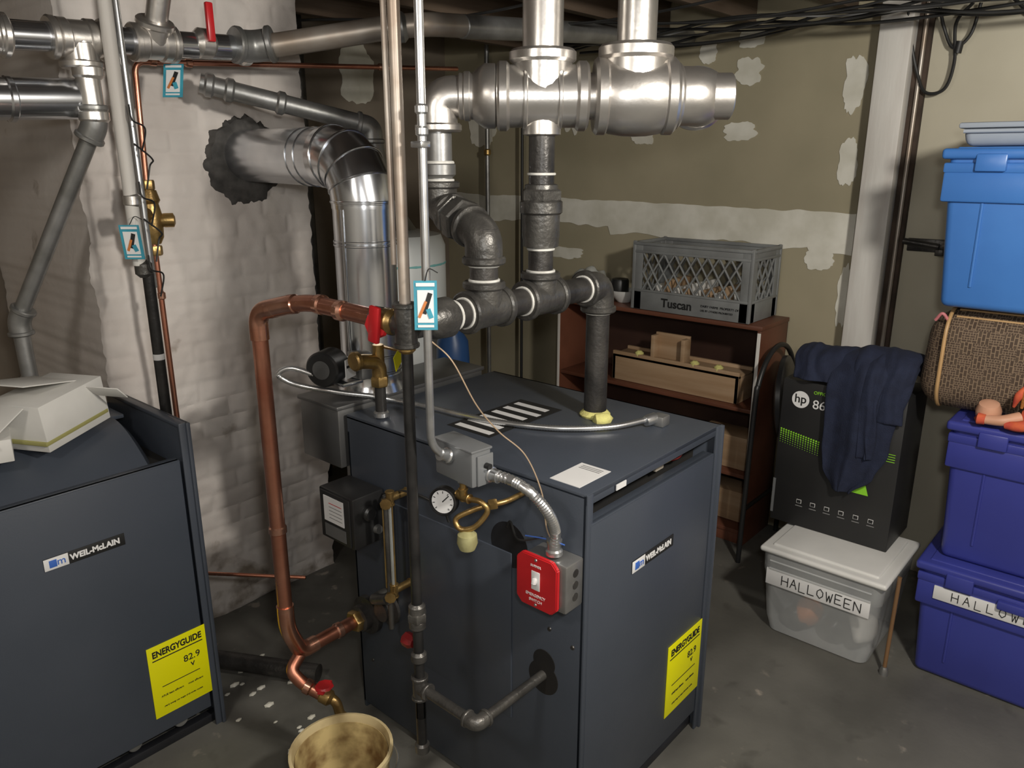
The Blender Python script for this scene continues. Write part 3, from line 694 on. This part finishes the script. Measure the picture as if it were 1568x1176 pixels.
# ---------------------------------------------------------------- overhead left pipes
grp('overhead_steam_pipe')
pipe('left_run',(.30,2.3,1.985),(1.36,2.3,2.035),.036,galv)
sweep('cross_run',[(1.36,2.3,2.035),(1.45,2.25,2.045),(1.70,1.98,2.10),(1.80,1.93,2.115),(3.39,1.90,2.24)],.036,brownpipe,R=.08)
pipe('far_run',(1.95,1.925,2.125),(3.39,1.90,2.24),.0375,galv_d)
for x in(.60,.72,.86,.93,1.06,1.13,1.38):
    z=1.985+(x-.3)*.047
    band((x,2.3,z),(1,0,.047),.050,.035,silver)
tee((.90,2.3,2.013),(1,0,.047),(0,0,-1),.046,.07,silver,dopeat=False)
tee((1.10,2.3,2.022),(1,0,.047),(0,-.5,1),.044,.06,silver,dopeat=False)
pipe('upstand',(1.10,2.3,2.02),(1.13,2.15,2.39),.03,silver)
elbow((.66,2.3,2.002),(1,0,0),(-.3,-1,.3),.046,.07,silver,dopeat=False)
elbow((1.40,2.28,2.04),(-1,0,0),(.7,-.7,.15),.046,.06,galv_d,dopeat=False)
band((1.72,1.97,2.10),(.7,-.7,.1),.045,.05,galv_d)
box('red_lever',(1.234,2.235,2.035),(1.256,2.25,2.14),red,.004)
band((1.245,2.29,2.035),(1,0,0),.042,.06,silver,'valve_body');pipe('lever_stem',(1.245,2.3,2.03),(1.245,2.24,2.05),.008,steel)
grp('overhead_return_pipe')
pipe('shiny_run',(.2,2.32,1.83),(.90,2.32,1.865),.052,galv)
band((.72,2.32,1.855),(1,0,0),.056,.02,galv);band((.55,2.32,1.85),(1,0,0),.056,.02,galv)
pipe('down_nipple',(.90,2.28,2.0),(.905,2.28,1.80),.030,silver)
for z in(1.93,1.82):band((.905,2.28,z),(0,0,1),.038,.035,silver)
elbow((.905,2.28,1.80),(0,0,1),(-.35,.4,-.9),.033,.045,galv_d,dopeat=False)
sweep('diagonal_drop',[(.905,2.28,1.80),(.71,2.52,1.265)],.022,galv_d)
elbow((.71,2.52,1.26),(.36,-.4,.9),(.03,0,-1),.030,.04,galv_d,dopeat=False)
pipe('drop',(.71,2.52,1.26),(.715,2.52,.97),.022,galv_d)
grp('whitewashed_riser')
pipe('riser',(.955,2.24,1.42),(.955,2.24,2.40),.018,postw)
pipe('riser_slim',(.995,2.26,1.35),(.99,2.26,2.40),.010,steel)
pipe('lower_black_section',(.975,2.24,.0),(.975,2.24,1.40),.016,blackpipe)
band((.965,2.24,1.41),(0,0,1),.024,.05,ironf);band((.958,2.24,1.60),(0,0,1),.023,.04,silver);band((.975,2.24,1.15),(0,0,1),.0165,.03,label)
for i in range(5):
    z=1.85-.1*i;s=1 if i%2 else -1
    sweep('loose_wire',[(.97,2.21,z),(.99+.02*s,2.20,z-.04),(1.01,2.22,z-.06),(.99,2.21,z-.12)],.0025,cable,curve=True,seg=5)
grp('copper_feed_line')
sweep('tube',[(2.4,2.40,2.065),(1.085,2.40,1.98),(1.075,2.40,1.62),(1.08,2.40,0.0)],.0085,copper,R=.03,seg=12)
for p,d in(((1.25,2.40,1.99),(1,0,0)),((2.0,2.40,2.04),(1,0,0)),((1.078,2.40,1.30),(0,0,1)),((1.14,2.40,1.985),(1,0,0))):band(p,d,.012,.03,copper2)
for z in(1.635,1.44):hexnut((1.078,2.40,z),(0,0,1),.020,.03,brass)
lathe('pressure_reducer_body',(1.078,2.40,1.46),(0,0,1),[(.018,0),(.028,.02),(.03,.05),(.03,.09),(.024,.12),(.03,.13),(.022,.16)],brass,20)
lathe('reducer_side',(1.078,2.40,1.53),(1,-.4,0),[(.018,.02),(.022,.035),(.022,.06),(.012,.065)],brass,12)
lathe('reducer_bell',(1.06,2.38,1.55),(-1,-.4,0),[(.018,0),(.026,.02),(.026,.05),(0,.055)],brass,16)
grp('sloping_drain_pipe')
sweep('slope',[(1.30,2.44,1.94),(1.78,2.20,1.82),(1.80,2.19,1.66)],.030,galv_d,R=.04)
elbow((1.78,2.20,1.815),(-.87,.44,.2),(0,0,-1),.037,.05,galv_d,dopeat=False)
for t in(.05,.16,.45):
    p=V((1.30,2.44,1.94)).lerp(V((1.78,2.20,1.82)),t);band(p,(-.87,.44,.2),.037,.03,galv_d)
pipe('drop',(1.80,2.19,1.72),(1.80,2.19,.0),.022,iron)
hexnut((1.80,2.19,1.66),(0,0,1),.04,.03,ironf)
grp('rear_wall_pipe')
pipe('pipe',(3.33,3.10,0),(3.33,3.10,2.40),.013,galv_d)
pipe('pipe',(3.34,2.85,.0),(3.34,2.85,2.40),.008,cable)
pipe('pipe',(2.35,3.44,0),(2.35,3.44,2.40),.03,iron)
band((3.33,3.10,1.75),(0,0,1),.02,.04,brass)

grp('ceiling_cable_bundle')
gcab=M('grey_cable',(.3,.3,.3),None,9,.5)
for i in range(9):
    pts=[]
    for k in range(8):
        y=2.3-k*.42
        pts.append((3.15-.04*i+.05*noise.noise(V((k*1.3,i*2.1,0))),y,2.235-.05*abs(math.sin(k*1.1+i))*(1 if i%3 else 1.4)-.01*(i%2)))
    sweep('cable',pts,.006 if i%2 else .004,cable if i!=4 else gcab,curve=True,seg=7)
for i,(x,y) in enumerate([(2.9,2.2),(2.6,2.6),(2.2,2.9)]):
    sweep('cable',[(x,y-1.5,2.24),(x-.1,y-.8,2.19),(x-.3,y-.2,2.22),(x-.6,y+.3,2.20)],.005,cable,curve=True,seg=7)
grp('hanging_cable_loop')
sweep('loop',[(3.30,.95,2.24),(3.33,.93,2.12),(3.34,.90,2.02),(3.33,.86,1.95),(3.34,.80,1.96),(3.34,.78,2.05),(3.33,.79,2.18),(3.31,.74,2.24)],.006,cable,curve=True,seg=8)
sweep('loop',[(3.31,.85,2.25),(3.34,.83,2.17),(3.34,.79,2.10),(3.34,.74,2.14),(3.33,.72,2.24)],.006,cable,curve=True,seg=8)
sweep('plug',[(3.34,.775,2.08),(3.34,.77,2.12)],.014,cable,seg=10)
sweep('loop',[(3.33,.62,2.24),(3.34,.55,2.18),(3.34,.45,2.17),(3.33,.36,2.22)],.006,cable,curve=True,seg=8)
grp('small_hanging_wire')
sweep('wire',[(1.62,1.35,2.38),(1.60,1.35,2.05),(1.63,1.33,1.75),(1.60,1.32,1.60)],.004,cable,curve=True,seg=6)

# ---------------------------------------------------------------- rear items
grp('water_heater')
lathe('tank',(2.37,2.78,0),(0,0,1),[(.20,0),(.22,.02),(.22,1.33),(.20,1.38),(.10,1.40),(0,1.405)],whtank,40)
lathe('draft_cap',(2.37,2.78,1.40),(0,0,1),[(.09,0),(.05,.06),(.05,.12)],galv_d,20)
band((2.37,2.78,1.25),(0,0,1),.222,.012,M('teal_band',(.2,.5,.5),None,5,.5))
grp('blue_water_jug')
lathe('jug',(2.36,2.42,0),(0,0,1),[(.06,0),(.075,.02),(.075,.85),(.07,.93),(.03,1.0),(.025,1.04),(0,1.04)],jugm,28)

grp('plastic_bucket')
bc=(.955,1.425);k_=1.12
def sc(p):return [(r*k_,z*.96) for r,z in p]
lathe('shell',(bc[0],bc[1],0),(0,0,1),sc([(.0,.004),(.095,.004),(.112,.235),(.119,.24),(.119,.252),(.112,.254),(.108,.235),(.090,.012),(0,.012)]),bucketm,40)
lathe('inner_residue',(bc[0],bc[1],0),(0,0,1),sc([(0,.013),(.089,.014),(.1065,.232),(.1055,.232),(.088,.02),(0,.02)]),bucketi,40)
sweep('bail_handle',[(bc[0]+.132,bc[1],.215),(bc[0]+.112,bc[1]-.09,.19),(bc[0],bc[1]-.143,.17),(bc[0]-.112,bc[1]-.09,.19),(bc[0]-.132,bc[1],.215)],.0025,steel,curve=True,seg=6)

grp('floor_drain_pipe')
sweep('pipe',[(.96,2.45,.05),(1.24,1.95,.05)],.03,iron)
grp('copper_stub_pipe')
sweep('copper_stub',[(.96,2.3,.42),(1.24,1.98,.40)],.006,copper)
grp('floor_rubble')
for i in range(20):
    bm=bmesh.new();bmesh.ops.create_icosphere(bm,subdivisions=1,radius=.004+.006*random.random())
    cx=.97+.26*random.random();cy=1.75+.6*random.random()
    for v in bm.verts:v.co=V((v.co.x*1.6,v.co.y,v.co.z*.5))*(1+.3*random.random())+V((cx,cy,.003))
    emit(bm,'chip',compound,False)

# ---------------------------------------------------------------- bookcase
grp('bookcase')
bx0,bx1,by0,by1=3.10,3.385,1.31,2.40
box('top',(bx0-.005,by0-.005,1.010),(bx1,by1,1.03),wood_r,.003)
box('side_right',(bx0,by0,0),(bx1,by0+.018,1.01),wood_r,.003)
box('side_left',(bx0,by1-.018,0),(bx1,by1,1.01),wood_r,.003)
box('front_edge_worn',(bx0-.002,by0+.001,.02),(bx0+.003,by0+.016,1.0),postw,.001)
box('front_edge_worn',(bx0-.002,by1-.016,.02),(bx0+.003,by1-.001,1.0),postw,.001)
box('shelf_upper',(bx0+.005,by0+.018,.635),(bx1,by1-.018,.653),wood_r,.002)
box('shelf_lower',(bx0+.005,by0+.018,.325),(bx1,by1-.018,.343),wood_r,.002)
box('bottom',(bx0+.005,by0+.018,.05),(bx1,by1-.018,.07),wood_r,.002)
box('kick',(bx0+.01,by0+.018,0),(bx0+.025,by1-.018,.05),wood_r,.002)
box('back',(bx1-.006,by0,.0),(bx1,by1,1.02),wood_d,0)
grp('shelf_scrap_boards')
box('board',(3.15,1.35,.345),(3.30,1.60,.50),pine,.003)
box('board',(3.2,1.65,.345),(3.35,2.1,.42),pine,.003)
box('board',(3.18,1.34,.072),(3.32,1.55,.22),pine,.003)
grp('wooden_tray')
a,b=(3.14,1.41,.655),(3.29,2.08,.80)
box('front_board',(a[0],a[1],a[2]),(a[0]+.018,b[1],b[2]),pine,.002)
box('back_board',(b[0]-.018,a[1],a[2]),(b[0],b[1],b[2]),pine,.002)
box('end_board',(a[0],a[1],a[2]),(b[0],a[1]+.018,b[2]-.02),pine,.002)
box('end_board',(a[0],b[1]-.018,a[2]),(b[0],b[1],b[2]-.02),pine,.002)
box('lid_board',(a[0],a[1],b[2]-.03),(b[0],b[1],b[2]-.015),pine,.002)
for y in(1.69,1.85):box('raised_post',(3.145,y,.79),(3.20,y+.02,.905),pine,.002)
box('raised_back',(3.19,1.69,.79),(3.205,1.87,.915),pine,.002)
for y in(1.94,1.64,1.52):lathe('foam_knob',(3.16,y,.785),(0,0,1),[(.02,0),(.022,.02),(.01,.03),(0,.03)],foam,10)
grp('milk_crate')
cx0,cx1,cy0,cy1,cz0,cz1=3.105,3.375,1.375,1.955,1.032,1.345
box('base',(cx0,cy0,cz0),(cx1,cy1,cz0+.01),cratem,.003)
def wallpanel(p0,p1):
    p0=V((*p0,0));p1=V((*p1,0));d=(p1-p0);L=d.length;d.normalize();ang=math.atan2(d.y,d.x);R=Matrix.Rotation(ang,3,'Z')
    def seg(s0,s1,z0,z1,th=.008,n='rail'):
        c=p0+d*((s0+s1)/2)+V((0,0,(z0+z1)/2));rbox(n,c,(s1-s0,th,z1-z0),cratem,R,.002)
    seg(0,L,cz0,cz0+.085,.008);seg(0,L,cz1-.014,cz1,.02,'rim');seg(0,L,cz1-.05,cz1-.038,.014,'rim')
    seg(0,L,cz0+.085,cz0+.095,.014)
    seg(0,.045,cz0,cz1);seg(L-.045,L,cz0,cz1)
    seg(0,L,cz1-.04,cz1-.01,.006)
    s=.045;z0=cz0+.09;z1=cz1-.045;hgt=z1-z0;k=max(3,round((L-.09)/.052));st=(L-.09)/k
    for i in range(-3,k+1):
        for sg in(1,-1):
            sA=s+i*st;sB=sA+hgt*.62
            za,zb=(z0,z1) if sg>0 else (z1,z0)
            lo,hi=s,L-.045
            t0=max(0,(lo-sA)/(sB-sA));t1=min(1,(hi-sA)/(sB-sA))
            if t1-t0<.08:continue
            q0=p0+d*(sA+(sB-sA)*t0)+V((0,0,za+(zb-za)*t0));q1=p0+d*(sA+(sB-sA)*t1)+V((0,0,za+(zb-za)*t1))
            sweep('lattice_slat',[q0,q1],.0045,cratem,seg=6)
wallpanel((cx0,cy1),(cx0,cy0));wallpanel((cx0,cy0),(cx1,cy0));wallpanel((cx1,cy0),(cx1,cy1));wallpanel((cx0,cy1),(cx1,cy1))
for (x,y) in((cx0,cy0),(cx0,cy1),(cx1,cy0),(cx1,cy1)):box('corner_post',(x-.008,y-.008,cz0),(x+.008,y+.008,cz1+.004),cratem,.004)
text('Tuscan',.055,(cx0-.006,1.80,cz0+.042),RL,txtk,bold=.0012)
text('DAIRY FARMS  PROPERTY OF',.014,(cx0-.006,1.60,cz0+.052),RL,txtk);text('USE BY OTHERS PROHIBITED',.012,(cx0-.006,1.60,cz0+.032),RL,txtk)
for i in range(9):
    y=1.45+i*.05
    rbox('paper_bundle',(3.24,y,1.10+.02*math.sin(i*2)),(.2,.03,.11),pine if i%2 else paper,Matrix.Rotation(math.radians(10*math.sin(i)),3,'X'),.002)
grp('crumpled_plastic_bag')
bm=bmesh.new();bmesh.ops.create_icosphere(bm,subdivisions=4,radius=1)
for v in bm.verts:
    n1=noise.noise(v.co*2.2);v.co*=1+.35*n1+.1*noise.noise(v.co*7)
    v.co=V((v.co.x*.08,v.co.y*.09,max(-.9,v.co.z)*.075))+V((3.25,2.31,1.10))
emit(bm,'bag',M('plastic_film',(.55,.56,.53),(.42,.43,.40),12,.3,alpha=.8),autos=False)
grp('white_bowl')
lathe('bowl',(3.22,2.08,1.031),(0,0,1),[(.03,0),(.035,.005),(.07,.045),(.075,.06),(.07,.06),(.03,.012),(0,.01)],white,28)
lathe('dark_tin',(3.24,2.12,1.035),(0,0,1),[(.04,.01),(.045,.03),(.045,.095),(.04,.105),(.03,.105),(0,.09)],black,24)

grp('folding_stool')
sx,sy=3.16,1.22
lathe('seat',(sx,sy,.72),(.22,-1,.10),[(.0,0),(.17,.0),(.185,.008),(.185,.026),(.17,.034),(0,.034)],M('black_vinyl',(.03,.03,.032),(.045,.045,.048),5,.35),40)
sweep('rim_tube',[(sx+.20*math.cos(t),1.25,.72+.23*math.sin(t)) for t in [k*math.pi/8 for k in range(0,9)]]+[(2.955,1.26,.0)],.011,black,curve=True,seg=10)
sweep('leg_tube',[(3.36,1.25,.72),(3.36,1.26,.0)],.011,black,seg=10)
sweep('cross_bar',[(2.96,1.26,.25),(3.36,1.26,.25)],.009,black,seg=10)

# ---------------------------------------------------------------- storage totes
def tote(x0,x1,y0,y1,z0,z1,mat,lidm,taper=.02,ribs=True,lid=True,handle=True):
    grp('storage_tote');h=z1-z0
    lidh=.035 if lid else 0
    box('body',(x0+.012,y0+.012,z0),(x1-.012,y1-.012,z1-lidh*.4),mat,.022,4,taper=taper)
    box('rim',(x0+.004,y0+.004,z1-.075),(x1-.004,y1-.004,z1-.045),mat,.006)
    if ribs:
        t=taper
        sweep('panel_outline',[(x0+.013+t*.8,y0+.10,z0+.07),(x0+.013+t*.2,y0+.10,z1-.11),(x0+.013+t*.2,y1-.12,z1-.11),(x0+.013+t*.8,y1-.12,z0+.07)],.005,mat,R=.03,seg=8)
        box('shoulder_step',(x0+.006,y0+.006,z1-.16),(x1-.006,y1-.006,z1-.07),mat,.008)
    if lid:
        box('lid',(x0-.004,y0-.004,z1-.035),(x1+.004,y1+.004,z1-.004),lidm,.010,3)
        box('lid_top_panel',(x0+.03,y0+.03,z1-.012),(x1-.03,y1-.03,z1),lidm,.005,3)
    if handle:
        ym=(y0+y1)/2
        box('handle',(x0-.016,ym-.07,z1-.085),(x0+.01,ym+.07,z1-.055),mat,.006)
        box('latch',(x0-.010,y1-.17,z1-.07),(x0+.008,y1-.09,z1-.02),lidm,.005)
tote(2.63,3.10,-.12,.50,0,.43,purple,purple)
box('name_tape',(2.630,.02,.305),(2.637,.44,.352),label,.001)
scrawl('HALLOWEEN',.030,.385,.315,2.629,txtk,1.25)
tote(2.665,3.12,-.12,.485,.43,.915,purple,purple)
tote(2.665,3.14,-.05,.615,1.262,1.745,lblue,lblue,taper=.03,lid=True)
grp('storage_tote')
box('body',(2.72,.0,1.747),(3.12,.585,1.80),greylid,.02,3,taper=.01)
box('rim',(2.71,-.01,1.798),(3.13,.595,1.815),greylid,.006)
sweep('lip',[(2.715,.0,1.79),(2.715,.58,1.79)],.006,greylid)
grp('storage_tote')
box('lid',(2.515,.555,.330),(2.93,.995,.352),white,.010,3)
box('lid_top_panel',(2.55,.59,.345),(2.90,.96,.360),white,.010,3)
bm=bmesh.new()
def ring(x0,x1,y0,y1,z,r=.035,n=5):
    vs=[]
    for cx,cy,a0 in((x1-r,y1-r,0),(x0+r,y1-r,90),(x0+r,y0+r,180),(x1-r,y0+r,270)):
        for k in range(n+1):
            a=math.radians(a0+90*k/n);vs.append(bm.verts.new((cx+r*math.cos(a),cy+r*math.sin(a),z)))
    return vs
rs=[ring(2.56,2.90,.60,.955,.004),ring(2.548,2.91,.588,.968,.06),ring(2.53,2.92,.572,.982,.25),ring(2.528,2.92,.568,.985,.255),ring(2.525,2.925,.565,.988,.33)]
for a,b in zip(rs,rs[1:]):
    for k in range(len(a)):bm.faces.new((a[k],a[(k+1)%len(a)],b[(k+1)%len(b)],b[k]))
bm.faces.new(rs[0])
emit(bm,'clear_body',clear)
for z in(.27,.30):sweep('body_rib',[(2.527,.60,z),(2.527,.955,z)],.004,clear,seg=6)
box('paper_label',(2.527,.60,.205),(2.533,.965,.268),label,.001)
scrawl('HALLOWEEN',.036,.905,.218,2.526,txtk,.98)
for i,(y,z,m) in enumerate([(.83,.09,orange),(.72,.08,black),(.64,.10,paper),(.9,.07,black)]):
    bm=bmesh.new();bmesh.ops.create_icosphere(bm,subdivisions=3,radius=.055)
    for v in bm.verts:v.co=V((v.co.x*1.3,v.co.y*.8,v.co.z))*(1+.3*noise.noise(v.co*20+V((i,0,0))))+V((2.64,y if y<.88 else .86,z))
    emit(bm,'contents',m)
grp('wooden_stick')
sweep('stick',[(2.56,.535,.0),(2.595,.538,.36)],.007,M('brown_stick',(.20,.11,.05),None,8,.5),seg=10)
lathe('foot',(2.56,.535,0),(0,0,1),[(.014,0),(.014,.02),(.009,.03)],galv_d,12)

# ---------------------------------------------------------------- printer box
grp('printer_carton')
px0,px1,py0,py1,pz0,pz1=2.74,3.00,.625,1.055,.361,.93
box('carton',(px0,py0,pz0),(px1,py1,pz1),blackm,.003)
box('edge_tape',(px0-.001,1.046,pz0+.03),(px0+.002,1.056,pz0+.17),gbox,.0)
f=px0-.0015
def disc(c,r,m,n='logo_disc',ax=(-1,0,0)):lathe(n,c,ax,[(r,0),(r,.001),(0,.001)],m,30)
disc((px0,.985,.86),.032,label);text('hp',.045,(f,.985,.862),RL,txtk,align='CENTER',bold=.0005)
text('OFFICEJET',.017,(f,.94,.895),RL,lime);text('86',.048,(f,.94,.85),RL,txtw)
for i in range(16):
    for j in range(7):
        r=.0032*(1-j/9)
        disc((px0,1.045-i*.0095,.735-.0015*i-j*.0085),r,lime,'dot')
for k in range(6):
    y=.95-.052*k
    box('icon',(f,y-.009,.455),(f+.003,y+.009,.470),txtw,.0)
    box('icon_inner',(f-.001,y-.0075,.4565),(f+.002,y+.0075,.4685),txtk,.0)
    box('icon_text',(f,y-.014,.443),(f+.003,y+.012,.4455),gink,.0)
bm=bmesh.new()
vs=[bm.verts.new(p) for p in((f,.80,.555),(f,.71,.555),(f,.735,.63))];bm.faces.new(vs);emit(bm,'green_triangle',lime,False)
for i in range(4):box('front_stripe',(f,.64,.70+.009*i),(f+.002,.69,.702+.009*i),lime,0)

grp('navy_sweatshirt')
def cloth(name,prof,wfun,seed,nu=40,fold=1):
    P=smoothpath(prof,8);bm=bmesh.new();g=[];n=len(P)
    for j,p in enumerate(P):
        t=j/(n-1);yl,yr=wfun(t);row=[]
        for i in range(nu+1):
            u=i/nu;y=yl+(yr-yl)*u
            edge=math.sin(math.pi*u)**.35
            f1=.016*noise.noise(V((u*3.2+seed,t*1.6,0)))+.005*noise.noise(V((u*8,t*3,seed)))
            f2=.006*math.sin(u*9+t*3+seed)
            q=V((p.x-(f1+f2)*(.3+t)*fold-.018*edge,y+.014*noise.noise(V((u*3,t*4,seed+3))),p.z+(f1*1.6+.03*edge)*(1-t*.8)))
            row.append(bm.verts.new(q))
        g.append(row)
    for a,b in zip(g,g[1:]):
        for i in range(nu):bm.faces.new((a[i],a[i+1],b[i+1],b[i]))
    ob=emit(bm,name,navy,autos=False)
    md=ob.modifiers.new('s','SOLIDIFY');md.thickness=.008
    md=ob.modifiers.new('ss','SUBSURF');md.levels=1;md.render_levels=1
    return ob
def lerpf(keys):
    def fn(t):
        for (t0,a0,b0),(t1,a1,b1) in zip(keys,keys[1:]):
            if t<=t1:
                k=(t-t0)/(t1-t0);k=k*k*(3-2*k);return a0+(a1-a0)*k,b0+(b1-b0)*k
        return keys[-1][1:]
    return fn
cloth('body_drape',[(3.0,0,.945),(2.93,0,1.00),(2.84,0,1.035),(2.765,0,1.015),(2.725,0,.95),(2.715,0,.85),(2.712,0,.74),(2.71,0,.65),(2.71,0,.555)],lerpf([(0,.98,.64),(.30,.95,.615),(.45,.895,.615),(.75,.885,.655),(.9,.87,.70),(1,.83,.765)]),1,48,1.2)
cloth('hood_lump',[(3.0,0,.94),(2.93,0,1.01),(2.84,0,1.045),(2.77,0,1.02),(2.74,0,.975),(2.73,0,.940)],lerpf([(0,1.05,.82),(1,1.02,.84)]),8)
cloth('shoulder_fold',[(3.0,0,.94),(2.93,0,1.02),(2.84,0,1.055),(2.765,0,1.03),(2.725,0,.955),(2.712,0,.84)],lerpf([(0,.86,.60),(1,.80,.625)]),12)
cloth('sleeve_side',[(2.88,0,1.03),(2.80,0,1.035),(2.73,0,.99),(2.70,0,.90),(2.70,0,.80),(2.705,0,.70)],lerpf([(0,.80,.70),(1,.755,.70)]),17,16,.6)

# ---------------------------------------------------------------- bag and doll
grp('woven_duffel_bag')
box('bag_body',(2.74,.0,.918),(3.10,.605,1.245),weave,.09,8,taper=-.015)
def rr(x0,x1,z0,z1,y,r=.09):
    pts=[]
    for cx,cz,a0 in((x1-r,z1-r,0),(x0+r,z1-r,90),(x0+r,z0+r,180),(x1-r,z0+r,270)):
        for k in range(6):
            a=math.radians(a0+90*k/5);pts.append((cx+r*math.cos(a),y,cz+r*math.sin(a)))
    return pts+[pts[0]]
sweep('piping',rr(2.724,3.114,.918,1.247,.545),.006,leather,seg=8)
sweep('zip',[(2.81,.53,1.242),(2.81,.1,1.245)],.005,leather,seg=8)
sweep('zip_edge',[(2.775,.53,1.225),(2.775,.1,1.225)],.004,leather,seg=8)
for s in(.0,.035):sweep('black_strap',[(2.84+s,.50,1.243),(2.83+s,.42,1.252),(2.83+s,.25,1.254),(2.84+s,.15,1.243)],.008,black,curve=True,seg=8)
sweep('pink_tie',[(2.75,.545,1.21),(2.74,.565,1.235),(2.75,.585,1.21)],.005,M('pink_cord',(.6,.2,.22),None,9,.5),curve=True,seg=8)
grp('cloth_doll')
def limb(n,pts,rads,m):
    P=smoothpath(pts,6);k=len(P);r=[]
    for i in range(k):
        q=i/(k-1)*(len(rads)-1);a=min(int(q),len(rads)-2);r.append(rads[a]+(rads[a+1]-rads[a])*(q-a))
    sweep(n,P,r,m,seg=14)
limb('torso',[(2.69,.29,.955),(2.685,.24,.97),(2.69,.17,.985)],[.025,.042,.035],dollr)
lathe('head',(2.69,.385,.955),(-.3,0,1),[(0,-.035),(.022,-.03),(.035,-.01),(.036,.008),(.028,.03),(0,.040)],skinm,20)
limb('hair',[(2.71,.14,1.00),(2.70,.18,1.06),(2.70,.22,1.10)],[.045,.045,.012],dollh)
limb('leg',[(2.68,.30,.955),(2.655,.34,.945),(2.65,.385,.94)],[.02,.017,.014],skinm)
limb('leg',[(2.66,.24,.96),(2.645,.29,.94),(2.65,.33,.935)],[.02,.017,.012],dollr)
limb('arm',[(2.66,.19,.97),(2.64,.22,.945),(2.65,.27,.94)],[.016,.013,.010],skinm)
limb('shawl',[(2.65,.24,.955),(2.64,.19,.94),(2.64,.13,.935)],[.01,.02,.015],dollg)
for i in range(10):
    limb('ribbon',[(2.67,.32-.02*i,.99),(2.66,.31-.02*i,1.03+.012*(i%3)),(2.68,.29-.02*i,1.07+.015*(i%2))],[.004,.012,.004],(dollr,dollh,dollg,skinm,orange)[i%5])
lathe('shoe',(2.65,.385,.94),(0,1,0),[(0,-.01),(.016,0),(.018,.02),(0,.03)],dollr,12)

# ---------------------------------------------------------------- lights
def pl(name,loc,e,r,col):
    l=bpy.data.lights.new(name,'POINT');l.energy=e;l.shadow_soft_size=r;l.color=col
    o=bpy.data.objects.new(name,l);COL.objects.link(o);o.location=loc;return o
pl('ceiling_bulb_light',(1.15,-.35,2.12),120,.08,(1,.95,.86))
pl('left_fill_light',(-.4,.9,2.1),24,.10,(1,.94,.85))  # added fill lamp to brighten the left side, not a known bulb
pl('camera_lamp',(.06,-.05,1.82),34,.05,(1,.99,.96))
W=bpy.data.worlds.new('w');S.world=W;W.use_nodes=True
W.node_tree.nodes['Background'].inputs[0].default_value=(.5,.5,.55,1);W.node_tree.nodes['Background'].inputs[1].default_value=.12
S.view_settings.view_transform='Standard'
S.view_settings.look='None'

cam=bpy.data.cameras.new('camera');cam.sensor_width=36;cam.lens=1180/1568*36;cam.clip_start=.02
co=bpy.data.objects.new('camera',cam);COL.objects.link(co);co.location=(0,0,1.707)
co.rotation_euler=(math.radians(90-16.2),0,math.radians(41.2-90))
S.camera=co
